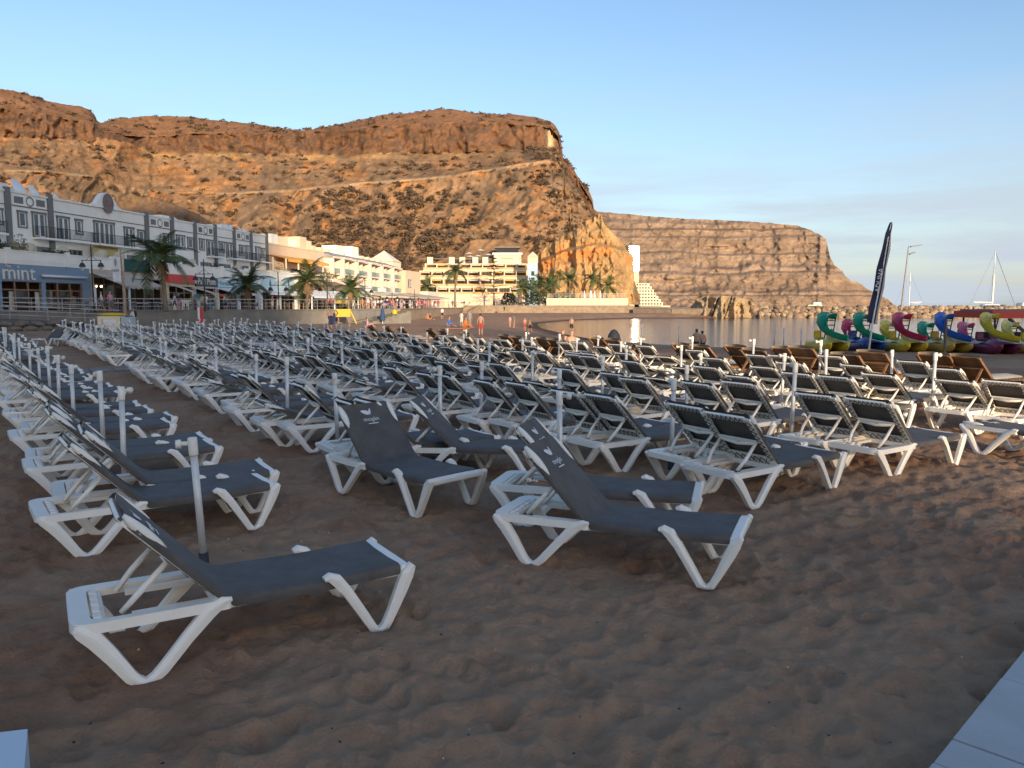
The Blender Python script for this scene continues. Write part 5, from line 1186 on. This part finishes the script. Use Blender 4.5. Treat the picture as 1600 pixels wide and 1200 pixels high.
# ------------------------------------------------------------------ pedal boats with slides
def pedal_boat(label, x, Y, chull, cslide, num=None, rz=0):
    p = pd(x, 540, Y); t = thing('pedal_boat', label, 'pedal boat', (p.x, p.y, gz(p.x, p.y)), rz, 'pedal boats with slides drawn up by the water'); t.scale = (.64, .80, .74)
    mh, ms = M_c(*chull), M_c(*cslide)
    for s_ in (-1, 1):
        secs = []
        for k in range(10):
            u = k/9; y = -1.5+3.0*u; w = .30*(1-max(0, (.25-u)/.25)**2*.75)*(1-.3*max(0, (u-.8)/.2)); zb = .0+.30*max(0, (.28-u)/.28)**2; zt = .52+.05*max(0, (.3-u)/.3)
            secs.append([Vector((s_*.55+a*w, y, zb+(zt-zb)*c)) for a, c in ((-.55, 0), (.55, 0), (1, .35), (.95, .9), (.7, 1), (-.7, 1), (-.95, .9), (-1, .35))])
        MB().sweep(secs).build('pontoon', mh, t, True)
    d = MB(); rows = []
    for k in range(9):
        u = k/8; y = -1.42+2.8*u; hh = .56+.16*math.sin(math.pi*min(1, u*1.5))*(1 if u < .66 else .6); rows.append([Vector((xx, y, hh-.16*(abs(xx)/.85)**3+(.10 if abs(xx) < .3 and u > .3 else 0))) for xx in (-.86, -.7, -.3, 0, .3, .7, .86)])
    d.sheet(rows).build('deck', mh, t, True)
    for s_ in (-1, 1):
        st = MB().cbox(s_*.42-.24, s_*.42+.24, .05, .50, .62, .78, .05); st.cbox(s_*.42-.24, s_*.42+.24, .46, .60, .70, 1.12, .05); st.build('seat', mh, t)
    # ladder at the back right, chute curling round to the front
    ld = MB()
    for xx in (.26, .78): ld.tube([(xx, 1.0, .5), (xx, .62, 1.85)], .036, 6)
    for k in range(5): f_ = k/5+.08; ld.tube([(.26, 1.0-.37*f_, .5+1.35*f_), (.78, 1.0-.37*f_, .5+1.35*f_)], .030, 6)
    for xx in (-.35, .35): ld.tube([(xx-.05, .15, .6), (xx-.15, .0, 1.25)], .018, 6)
    ld.build('ladder', M_black, t)
    for yy in (.62, .88): MB().tube([(.30, yy, 1.82), (.32, yy, 2.0), (.5, yy, 2.06), (.68, yy, 2.0), (.70, yy, 1.82)], .018, 6).build('hand_rail', M_sash, t)
    ctrl = [(.72, .80, 1.80), (.45, .74, 1.86), (.10, .62, 1.84), (-.25, .42, 1.70), (-.48, .12, 1.45), (-.52, -.25, 1.18), (-.38, -.62, .96), (-.10, -.95, .80), (.22, -1.25, .70), (.48, -1.48, .66)]
    rows = []; C = [Vector(c) for c in ctrl]
    for i, c in enumerate(C):
        dd = (C[min(i+1, len(C)-1)]-C[max(i-1, 0)]).normalized(); sd2 = dd.cross(Vector((0, 0, 1))).normalized(); bank = .35*math.sin(math.pi*i/9); upv = (sd2.cross(dd)+sd2*(-bank)).normalized(); sd3 = dd.cross(upv).normalized()
        prof = [(-.30, .26), (-.31, .28), (-.27, .24), (-.24, .08), (-.13, 0), (.13, 0), (.24, .08), (.27, .24), (.31, .28), (.30, .26), (.27, .06), (.14, -.04), (-.14, -.04), (-.27, .06)]
        rows.append([c+sd3*a+upv*b for a, b in prof])
    MB().sweep(rows).build('slide', ms, t, True)
    if num: upright(text_mesh(num, .42, M_print if num == '30' else mat('number_plate_white', (.75, .75, .75)), .006), t, (-.05, -1.10, .62), 0, 'number').rotation_euler = (math.radians(35), 0, 0)
    return t
YL, BL, MR = ('yellow_hull', (.62, .44, .03), .35), ('blue_hull', (.02, .06, .24), .35), ('maroon_hull', (.16, .02, .06), .35)
OC_ = ('ochre_hull', (.50, .31, .05), .4)
SG, SR, SB, SY, SP = ('green_slide', (.0, .27, .14), .3), ('red_slide', (.48, .02, .07), .3), ('blue_slide', (.01, .10, .42), .3), ('yellow_slide', (.60, .46, .03), .3), ('pink_slide', (.50, .09, .17), .35)
pedal_boat('yellow pedal boat with a green slide, leftmost of the front row', 1293, 32.0, YL, SG)
pedal_boat('blue pedal boat with a green slide behind the flag pole', 1349, 32.4, BL, SG, None)
pedal_boat('yellow pedal boat with a red slide in the front row', 1411, 32.0, YL, SR)
pedal_boat('ochre pedal boat numbered 31 with a blue slide', 1478, 31.4, OC_, SB, '31')
pedal_boat('maroon pedal boat with a large yellow slide', 1550, 30.4, MR, SY)
pedal_boat('yellow pedal boat cut off by the right edge of the picture', 1622, 30.0, YL, SG)
pedal_boat('maroon pedal boat with a red slide, leftmost of the back row', 1330, 36.2, MR, SR)
pedal_boat('maroon pedal boat with a yellow slide in the back row', 1390, 36.2, MR, SY)
pedal_boat('maroon pedal boat with a green slide in the back row', 1449, 36.0, MR, SG)
pedal_boat('blue pedal boat numbered 30 with a pink slide', 1512, 35.6, BL, SP, '30')
pedal_boat('yellow pedal boat with a pale yellow slide behind the maroon one', 1582, 34.6, YL, ('pale_yellow_slide', (.60, .50, .10), .3))
# feather flag
fl = thing('feather_flag', 'tall dark blue feather flag on a white pole before the pedal boats', 'flag', gp(1356, 552, -.05)); Yf = fl.location.y
zc = lambda y: hz(y, Yf)-fl.location.z; xc = lambda x: pd(x, 500, Yf).x-fl.location.x
MB().tube([(0, 0, -.2), (xc(1364), 0, zc(500)), (xc(1376), .02, zc(420)), (xc(1383), .02, zc(362)), (xc(1386), .02, zc(348))], [.05, .035, .025, .018, .01], 8).build('pole', M_pvc, fl, True)
lft = [(503, 1354), (480, 1358.5), (450, 1363), (420, 1367.5), (390, 1372.5), (365, 1378.5), (352, 1383), (347, 1385)]; rgt = [(507, 1371), (480, 1375), (450, 1379), (420, 1382.5), (390, 1386), (365, 1388), (352, 1388), (347, 1386.5)]
rows = []; rw2 = []
for (ya, xa), (yb2, xb) in zip(lft, rgt):
    ph = ya*.11; A = Vector((xc(xa), .05, zc(ya))); B_ = Vector((xc(xb), .05, zc(yb2))); rows.append([A.lerp(B_, q)+Vector((0, .07*math.sin(ph+q*5), 0)) for q in np.linspace(0, .84, 6)]); rw2.append([A.lerp(B_, q)+Vector((0, .07*math.sin(ph+q*5), 0)) for q in np.linspace(.84, 1, 4)])
MB().sheet(rows).build('banner', mat('navy_flag_cloth', (.025, .03, .075), .8, var=.2, scale=2), fl, True); MB().sheet(rw2).build('pale_edge', mat('pale_flag_cloth', (.50, .46, .42), .8), fl, True)
tm = text_mesh('ADUNA', .27, M_print, .004); o = obj('lettering', tm, fl, (xc(1369.5), -.09, zc(438))); o.rotation_euler = (math.pi/2, -math.pi/2+.13, 0)
# red canopy at the right edge
rk = thing('red_kiosk', 'kiosk with a bright red canopy edge at the right border', 'kiosk', (*pd(1549, 500, 37).xy, gz(22.9, 37))); zk = hz(486, 37)-rk.location.z
MB().box(0, 5, -.1, 3.2, zk-.34, zk).build('canopy', M_red, rk); MB().box(.2, 5, .2, 3.0, zk, zk+.08).build('roof', M_trim, rk)
for x in (.3, 4.6):
    for y in (.2, 2.8): MB().tube([(x, y, -.3), (x, y, zk-.34)], .05, 8).build('post', M_black, rk)
MB().bar((.9, .1, zk-.36), (2.4, .1, .6), .12, .12).build('brace', M_black, rk); MB().box(1.2, 4.5, 1.0, 2.6, -.2, 1.1).build('counter', M_dark, rk)

# ------------------------------------------------------------------ street furniture
def lantern(label, x, Y, ytop):
    p = pd(x, 486, Y); t = thing('street_lantern', label, 'street lamp', (p.x, p.y, ZP)); h = hz(ytop, Y)-ZP
    MB().tube([(0, 0, 0), (0, 0, .5), (0, 0, .55), (0, 0, h)], [.12, .11, .07, .045], 8).build('post', M_black, t)
    a = MB().tube([(-.85, 0, h-1.35), (.85, 0, h-1.35)], .035, 6); a.tube([(-.5, 0, h-1.35), (0, 0, h-.9), (.5, 0, h-1.35)], .02, 5); a.build('arm', M_black, t)
    for s_ in (-1, 1):
        l = MB().tube([(s_*.8, 0, h-1.35), (s_*.8, 0, h-1.55), (s_*.8, 0, h-1.6), (s_*.8, 0, h-1.9)], [.03, .05, .16, .30], 8).build('lamp_shade', M_black, t)
        MB().tube([(s_*.8, 0, h-1.9), (s_*.8, 0, h-2.2)], [.2, .1], 8).build('globe', mat('frosted_glass', (.6, .6, .58), .3), l)
for k, (x, Y, yt) in enumerate(((147, 67.5, 382), (321, 72, 405), (436, 80, 425), (512, 88, 428), (571, 100, 434), (613, 120, 448), (648, 140, 452))):
    lantern(f"black twin-lantern street lamp, {['first', 'second', 'third', 'fourth', 'fifth', 'sixth', 'seventh'][k]} from the left on the promenade", x, Y, yt)
p = pd(196, 515, 58); bn = thing('banner_post', 'wooden post carrying a long white vertical banner', 'sign', (p.x, p.y, gz(p.x, p.y))); zz = lambda y: hz(y, 58)-bn.location.z
MB().tube([(0, 0, -.3), (.05, 0, zz(458)), (-.1, 0, zz(390))], [.13, .11, .05], 8).build('post', mat('pale_timber', (.36, .25, .17), .8, var=.2), bn); MB().sheet([[Vector((-.75+.1*q+u*(.68-.1*q), -.12+.03*math.sin(u*6), zz(402)+(zz(440)-zz(402))*q)) for u in np.linspace(0, 1, 6)] for q in (0, .3, .6, 1)]).build('banner', M_wcloth, bn)
upright(text_mesh('PASIT', .24, M_trim, .004), bn, (-.42, -.17, zz(423))); b_ = MB(); b_.ball((-.42, -.15, zz(410)), (.09, .01, .28), 8, 6); b_.build('emblem', mat('olive_print', (.28, .30, .20), .7), bn)
cab = thing('beach_cabinet', 'cream beach hire cabinet standing among the far left loungers', 'cabinet', (*gp(153, 521).xy, 0), .12); cab.scale = (1.0, 1.0, 1.15)
MB().cbox(0, 1.45, 0, 1.0, 0, 1.0, .02).build('body', M_cream, cab); MB().cbox(1.5, 2.15, .05, .95, 0, .95, .02).build('side_box', mat('grey_blue_panel', (.40, .46, .48), .6), cab); MB().box(.3, .32, -.02, 0, .2, .85).build('door_edge', M_trim, cab); MB().box(.5, 1.2, -.015, 0, .5, .8).build('notice', M_sash, cab)
yk = MB(); yk.sweep([[Vector((u*2.0-.2, .5+.22*math.sin(math.pi*(.05+.9*u))*math.cos(a), 1.27+.12*math.sin(math.pi*(.05+.9*u))*math.sin(a))) for a in [2*math.pi*j/8 for j in range(8)]] for u in np.linspace(0, 1, 8)]); tag(yk.build('yellow_float', mat('yellow_float_plastic', (.65, .42, .02), .4), None, True, (cab.location.x, cab.location.y, 0)), 'yellow rescue float lying on the cream cabinet', 'float')
gbn = thing('green_bin', 'dark green bin beside the cream cabinet', 'bin', (*gp(200, 519).xy, 0)); MB().cbox(-.3, .3, -.3, .3, 0, 1.05, .04).build('body', mat('dark_green_plastic', (.015, .06, .035), .5), gbn); MB().cbox(-.33, .33, -.33, .33, 1.055, 1.13, .02).build('lid', mat('dark_green_plastic', (.015, .06, .035)), gbn)
rw = thing('striped_marker', 'red and white upright marker board before the concrete wall', 'sign', (*gp(314, 513).xy, 0)); MB().cbox(-.22, .22, -.06, .06, 0, 1.75, .02).build('board', M_red, rw); MB().box(-.2, -.02, -.075, -.06, .75, 1.72).build('white_strip', M_sash, rw)
ys = thing('yellow_arrow_sign', 'yellow direction board with a black arrow on a timber stand', 'sign', (*gp(538, 506).xy, 0)); Ys = ys.location.y; zs_ = lambda y: hz(y, Ys); wsc = Ys/FPX
MB().box(-13*wsc, 10*wsc, -.06, .06, zs_(495), zs_(483)).build('board', mat('yellow_board', (.62, .40, .04)), ys)
a_ = MB().prism_y([(-13*wsc, zs_(484.5)), (-11.5*wsc, zs_(484.5)), (-9*wsc, zs_(489)), (-11.5*wsc, zs_(493.5)), (-13*wsc, zs_(493.5)), (-10.8*wsc, zs_(489))], -.08, -.06); a_.build('arrow', M_black, ys)
for x in (-9, 9): MB().bar((x*wsc, .1, 0), (x*wsc, .1, zs_(484)), .12, .12).build('leg', M_wood, ys)
MB().bar((9*wsc, .1, zs_(484)), (19*wsc, .1, 0), .10, .10).build('brace', mat('yellow_board', (.62, .4, .04)), ys)
bs = thing('folded_blue_parasol', 'folded dark blue parasol standing near the beach stairs', 'parasol', (*gp(598, 506).xy, 0)); MB().tube([(0, 0, 0), (0, 0, 2.0)], .03, 6).build('pole', M_pvc, bs); MB().tube([(0, 0, .35), (0, 0, .8), (0, 0, 1.7), (0, 0, 1.95)], [.30, .27, .10, .02], 10).build('canopy', mat('navy_canvas', (.03, .06, .14), .8), bs)
yb_ = thing('yellow_litter_bin', 'bright yellow litter bin on a short post by the stone wall', 'bin', (*gp(617, 505).xy, 0)); MB().tube([(0, 0, 0), (0, 0, 1.9)], .05, 8).build('post', M_steel, yb_); MB().tube([(.0, -.1, .75), (0, -.1, 1.4)], [.24, .30], 12).build('basket', mat('yellow_plastic', (.70, .44, .01), .4), yb_)
# stair ramp in the wall and the stairs at the far end
str1 = thing('beach_stairs', 'concrete ramp with handrails climbing the wall left of the yellow bin', 'stairs', (*gp(566, 506).xy, 0), math.radians(45)); n = 9
for k in range(n): MB().box(k*.62, (k+1)*.62, -1.0, .9, -.2, .15+.14*k).build('step', M_conc, str1)
for y in (-.95, .85): MB().bar((0, y, 1.0), (n*.62, y, 2.25), .05, .05).build('handrail', M_steel, str1)
str2 = thing('far_stairs', 'flight of sunlit stairs with rails at the far corner of the beach', 'stairs', (-9.5, 158, .1), math.radians(62))
for k in range(9): MB().box(k*.6, (k+1)*.6, -1.4, 1.4, -.3, .18+.18*k).build('step', M_stonew, str2)
for y in (-1.35, 1.35): MB().bar((0, y, 1.1), (5.4, y, 2.7), .06, .06).build('handrail', M_steel, str2)
railing([(8.3, 181), (26.5, 181)], 3.62, 'glass and metal fence on top of the peach pool wall', step=2.5, name='pool_fence')
for k in range(5):
    x = (913, 921, 926, 1069-150, 932)[k]; p = pd(x, 470, 184); u = thing('closed_parasol', f"closed white parasol, {ORD[k].replace('nearest', 'first')} from the left on the pool terrace", 'parasol', (p.x+k*.25, p.y+k*.3, 2.6), 0, 'closed parasols on the pool terrace'); MB().tube([(0, 0, 0), (0, 0, 2.9)], .04, 6).build('pole', M_pvc, u); MB().tube([(0, 0, 1.0), (0, 0, 1.3), (0, 0, 2.7), (0, 0, 2.9)], [.25, .28, .12, .02], 8).build('canopy', M_wcloth, u)
dm = thing('grey_dome_shelter', 'dark grey rounded beach shelter behind the wooden loungers', 'beach tent', (*gp(959, 546).xy, -.05)); MB().ball((0, 0, .1), (.34, .34, .82), 12, 8).build('shell', mat('dark_grey_canvas', (.035, .04, .045), .7), dm, True); MB().ball((0, -.12, .05), (.24, .26, .62), 10, 6).build('opening', M_dark, dm)
sg = thing('beach_notice_post', 'thin red and white notice post behind the right-hand loungers', 'sign', (*gp(1473, 600).xy, 0)); MB().tube([(0, 0, 0), (0, 0, 1.55)], .03, 8).build('post', M_black, sg); MB().cbox(-.03, .06, -.05, -.03, .2, .75, .01).build('board', mat('faded_red_board', (.13, .035, .035), .6), sg)
# ropes' posts along the swimming line
for k, x in enumerate((1003, 1060, 1209, 1224, 1251, 1322)):
    p = gp(x, 553, -.35); put_pole(Vector((p.x, p.y, 0)), 3, f'thin bare pole at the water edge, {ORD[k].replace("nearest", "first")} from the left', 'thin poles at the water edge', (0, rnd.uniform(-.02, .02)))
# cafe tables and chairs behind the railing
tbl = bpy.data.objects.new('cafe_table', None); COL.objects.link(tbl); MB().cbox(-.4, .4, -.4, .4, .70, .75, .01).build('table_top', M_wcloth, tbl); MB().tube([(0, 0, 0), (0, 0, .7)], .04, 8).build('pedestal', M_black, tbl); MB().cbox(-.25, .25, -.25, .25, 0, .04, .01).build('foot', M_black, tbl)
chr_ = bpy.data.objects.new('cafe_chair', None); COL.objects.link(chr_); M_wick = mat('grey_wicker', (.14, .13, .13), .8, var=.2); MB().cbox(-.22, .22, -.22, .22, .42, .47, .01).build('seat', M_wick, chr_); MB().cbox(-.22, .22, .19, .24, .47, .90, .01).build('backrest', M_wick, chr_)
lgm = MB().box(-.02, .02, -.02, .02, 0, .42).mesh('leg', M_steel)
for a in (-.19, .19):
    for b in (-.19, .19): obj('leg', lgm, chr_, (a, b, 0))
ft_, fc = True, True
for k in range(22):
    t = ft(155+k*17.5, SO+5.2) if k < 14 else ft(560+(k-14)*14, 9.5); o_ = (SO+5.0+(k % 2)*1.3) if k < 14 else 9.5; P = FO+FU*t+FN*o_
    c = tbl if ft_ else copy_tree(tbl); ft_ = False; c.location = (P.x, P.y, ZP); c.rotation_euler = (0, 0, FA); tag(c, 'small pale cafe table behind the promenade railing', 'table', 'cafe tables on the promenade')
    for s_ in (-1, 1):
        q = chr_ if fc else copy_tree(chr_); fc = False; Q = P+FU*(.75*s_); q.location = (Q.x, Q.y, ZP); q.rotation_euler = (0, 0, FA-s_*math.pi/2); tag(q, 'grey wicker cafe chair drawn up to a pale table', 'chair', 'cafe chairs on the promenade')

# ------------------------------------------------------------------ people
def body_mesh(pose):
    J = {'pel': (0, 0, .95, .135), 'waist': (0, 0, 1.10, .125), 'chest': (0, 0, 1.32, .150), 'neck': (0, 0, 1.48, .058), 'chin': (0, -.01, 1.56, .075), 'head': (0, 0, 1.66, .098), 'crown': (0, .01, 1.735, .07)}
    E_ = [('pel', 'waist'), ('waist', 'chest'), ('chest', 'neck'), ('neck', 'chin'), ('chin', 'head'), ('head', 'crown')]
    sit = pose in ('sit',); 
    for s_, n in ((-1, 'r'), (1, 'l')):
        J['sh'+n] = (s_*.17, 0, 1.42, .062)
        sw = {'walk': .22*s_, 'stand': .02, 'sit': -.10}[pose]
        J['el'+n] = (s_*.24, .02-sw*.5, 1.14, .046); J['wr'+n] = (s_*.24, -.06-sw*1.0, .91, .033); J['ha'+n] = (s_*.235, -.09-sw*1.1, .82, .030)
        J['hip'+n] = (s_*.09, 0, .88, .098)
        if sit: J['kn'+n] = (s_*.15, -.36, 1.16, .066); J['an'+n] = (s_*.13, -.60, .875, .042); J['to'+n] = (s_*.14, -.74, .865, .035)
        else:
            st = {'walk': .24*s_, 'stand': .03*s_}[pose]; J['kn'+n] = (s_*.10, st*.55-.03, .49, .064); J['an'+n] = (s_*.10, st+.01, .085, .040); J['to'+n] = (s_*.11, st-.13, .035, .034)
        E_ += [('chest', 'sh'+n), ('sh'+n, 'el'+n), ('el'+n, 'wr'+n), ('wr'+n, 'ha'+n), ('pel', 'hip'+n), ('hip'+n, 'kn'+n), ('kn'+n, 'an'+n), ('an'+n, 'to'+n)]
    ks = list(J); me = bpy.data.meshes.new('body'); me.from_pydata([J[k][:3] for k in ks], [(ks.index(a), ks.index(b)) for a, b in E_], [])
    o = bpy.data.objects.new('body', me); COL.objects.link(o); md = o.modifiers.new('skin', 'SKIN')
    for i, k in enumerate(ks): me.skin_vertices[0].data[i].radius = (J[k][3],)*2
    me.skin_vertices[0].data[0].use_root = True; sb2 = o.modifiers.new('sub', 'SUBSURF'); sb2.levels = 1
    dg = bpy.context.evaluated_depsgraph_get(); out = bpy.data.meshes.new_from_object(o.evaluated_get(dg)); bpy.data.objects.remove(o)
    out.polygons.foreach_set('use_smooth', [True]*len(out.polygons)); return out
BODY = {p: body_mesh(p) for p in ('walk', 'stand', 'sit')}
HAIR = [M_c('dark_hair', (.02, .015, .012)), M_c('fair_hair', (.25, .17, .09)), M_c('grey_hair', (.3, .29, .28))]
def person(pos, rz, pose, top, bot, label, hair=0, h=1.72, z=None):
    me = BODY[pose].copy(); me.name = 'body'; me.materials.clear()
    for m in (M_skin, top or M_skin, bot or M_skin, HAIR[hair]): me.materials.append(m)
    for p in me.polygons:
        c = p.center
        hip = (pose == 'sit' and c.z < 1.03 and c.y > -.22) or (pose != 'sit' and .55 < c.z < 1.02 and abs(c.x) < .205)
        if c.z > 1.70 or (c.z > 1.58 and c.y > .02): p.material_index = 3
        elif hip: p.material_index = 2
        elif .98 <= c.z < 1.47 and abs(c.x) < .26 and (c.z > 1.16 or abs(c.x) < .19): p.material_index = 1
    s_ = h/1.75; o = obj('person', me, None, (pos[0], pos[1], (gz(pos[0], pos[1]) if z is None else z)-(0 if pose != 'sit' else .83*s_)), rz); o.scale = (s_, s_, s_); return tag(o, label, 'person')
cW, cN, cR, cP, cB, cK, cO, cG = [M_c('cloth_'+n, c, .85) for n, c in (('white', (.66, .65, .62)), ('navy', (.02, .03, .09)), ('red', (.48, .06, .04)), ('pink', (.60, .26, .32)), ('blue', (.05, .13, .42)), ('black', (.02, .02, .02)), ('orange', (.62, .20, .05)), ('grey', (.22, .22, .23)))]
g = lambda x, y, z=0: gp(x, y, z)
pp = g(209, 517); per = person(pp, math.pi*.55, 'walk', cW, cB, 'person in white shirt and blue shorts walking by the cream cabinet'); bk_ = MB().cbox(-.15, .15, .10, .30, 1.05, 1.48, .05); tag(bk_.build('backpack', cK, None, False, (pp.x+.05, pp.y-.05, 0)), 'black backpack on the person beside the cream cabinet', 'backpack')
person(g(515, 513), math.pi*.4, 'walk', None, cN, 'bare-chested man in dark shorts walking before the yellow arrow board')
tw_ = MB().sheet([[Vector((u*.5-.2, .05*math.sin(u*7), 1.05-q*.75)) for u in np.linspace(0, 1, 6)] for q in np.linspace(0, 1, 5)]); tag(tw_.build('towel', cN, None, True, g(517, 513)+Vector((.1, -.25, 0))), 'navy towel held by the bare-chested man', 'towel')
person(g(574, 512), math.pi*.6, 'sit', cP, cP, 'seated person in pink clothing on the sand left of the blue parasol', z=.03)
person(g(1088, 540, -.4), 2.9, 'stand', None, cK, 'left one of the couple standing in the shallows', z=-1.15); person(g(1097, 540, -.4), 3.4, 'stand', None, cK, 'right one of the couple standing in the shallows', 0, 1.62, z=-1.15)
person(g(879, 549), .25, 'sit', None, cW, 'bather sitting on the sunlit sand, left of two', z=.0); person(g(893, 551), .2, 'sit', None, cW, 'dark-haired bather sitting beside another on the sunlit sand', z=.0)
person(g(751, 525), 3.0, 'stand', None, cR, 'bather in red trunks standing behind the wooden loungers', 0, 1.4)
person(g(721, 511), 2.5, 'stand', cW, cW, 'person in white standing by the orange towels', 0, 1.4); person(g(728, 513), 1.0, 'sit', cO, cO, 'person in orange sitting beside the one in white', z=.03); person(g(734, 510), .4, 'stand', cG, cG, 'person in grey standing behind the orange towels', 0, 1.4)
person(g(702, 511), 1.0, 'sit', cB, cG, 'person sitting on the sand left of the orange towels', z=.03)
ot = MB().cbox(-1.0, 1.0, -.45, .45, 0, .05, .02); tag(ot.build('orange_towel', cO, None, False, g(716, 514)+Vector((0, 0, .01))), 'bright orange towel spread on the sunlit sand', 'towel')
for k, (x, y, ps, t_, b_, lb) in enumerate(((691, 499, 'walk', cW, cK, 'person in a white shirt and dark shorts crossing the sunlit sand'), (672, 500, 'sit', cK, cO, 'dark-shirted person sitting below the rubble wall'), (668, 499, 'sit', cO, None, 'person in orange sitting below the rubble wall'), (797, 508, 'stand', cP, None, 'pink-clad bather at the curve of the shore'), (803, 508, 'stand', cG, None, 'grey-clad bather at the curve of the shore'), (820, 512, 'stand', None, cR, 'left one of two bathers wading near the curve of the shore'), (828, 514, 'walk', None, cK, 'right one of two bathers wading near the curve of the shore'), (893, 509, 'stand', None, cK, 'bather standing knee-deep in the middle of the bay'), (788, 492, 'walk', cK, cK, 'dark-clothed person walking below the far wall'), (885, 491, 'sit', cW, cG, 'person in white sitting below the far wall'), (826, 491, 'sit', cR, cG, 'person in red sitting below the far wall'))):
    pz = g(x, y, 0); sdv = water_sd(np.array([pz.x]), np.array([pz.y]))[0]
    person(pz, k*1.3, ps, t_, b_, lb, k % 3, 1.15 if 3 <= k <= 6 else 1.6, z=(.05 if ps == 'sit' else None) if sdv > 0 else -.75)
PR = [(162, 0, 'walk', cW, cG, 'person in white walking past the beige awning'), (176, .6, 'stand', cP, cG, 'person in pink standing by the beige awning'), (276, 0, 'walk', cW, cN, 'person in a white top walking by the red fascia'), (282, .8, 'stand', cK, cP, 'dark-haired person beside the red fascia'), (324, .3, 'walk', cW, cW, 'person in white by the second lantern'), (355, 1, 'stand', cW, cK, 'waiter in white shirt and black trousers before the pale blue fascia'), (428, .2, 'stand', cO, cW, 'person in orange top by the arched signs'), (483, 0, 'walk', cP, cW, 'person in pink by the third palm'), (515, .5, 'walk', cR, cK, 'person in red top by the fourth lantern'), (521, .5, 'stand', cR, cG, 'person in red standing near the fourth lantern')]
for x, o_, ps, t_, b_, lb in PR:
    P = FO+FU*ft(x, SO+5.5+o_)+FN*(SO+5.5+o_); person((P.x, P.y), rnd.uniform(0, 6), ps, t_, b_, lb, rnd.randrange(3), 1.74, z=ZP)
cm = MB(); lowv = {p: (np.array([v.co for v in BODY[p].vertices]), [tuple(f.vertices) for f in BODY[p].polygons], [f.center.z for f in BODY[p].polygons]) for p in ('walk', 'stand')}
for k in range(46):
    x = rnd.uniform(560, 735); o_ = rnd.uniform(8.5, 14); P = FO+FU*ft(x, o_)+FN*o_; V, F, Zc = lowv[rnd.choice(('walk', 'stand'))]; a = rnd.uniform(0, 6.28); R = np.array([[math.cos(a), -math.sin(a), 0], [math.sin(a), math.cos(a), 0], [0, 0, 1]])
    n0 = len(cm.v); cm.v += [tuple(v) for v in V @ R.T+np.array([P.x, P.y, ZP])]; cm.f += [tuple(i+n0 for i in f) for f in F]; c1, c2 = rnd.randrange(1, 8), rnd.randrange(1, 8); cm.mi += [0 if z > 1.45 or z < .5 else (c1 if z > 1.0 else c2) for z in Zc]
stuff(tag(cm.build('crowd', [M_skin, cW, cW, cR, cP, cN, cO, cG], None, True), 'crowd of strollers in the sunlit far part of the promenade', 'crowd'))
# bits of weed and shell on the near sand
db = MB(); r = random.Random(31)
for k in range(260):
    a = r.uniform(-.62, .62); d = 2.6+9*r.random()**1.5; x, y = d*math.sin(a), d*math.cos(a); s_ = r.uniform(.002, .0065); z = gz(x, y) if k < 0 else 0
    db.v += []; db.add([(x+s_*r.uniform(.6, 2)*math.cos(q), y+s_*math.sin(q), 0) for q in (0, 1.3, 2.6, 3.9, 5.2)]+[(x, y, s_*.8)], [(0, 1, 5), (1, 2, 5), (2, 3, 5), (3, 4, 5), (4, 0, 5)], 0 if r.random() < .75 else 1)
V = np.array(db.v); zz_, _ = beach_z(V[:, 0], V[:, 1]); db.v = [(a, b, c+d+.001) for (a, b, c), d in zip(db.v, zz_)]
stuff(tag(db.build('beach_litter', [M_dark, M_cream]), 'tiny dark weed scraps and pale shell bits scattered on the sand', 'debris'))
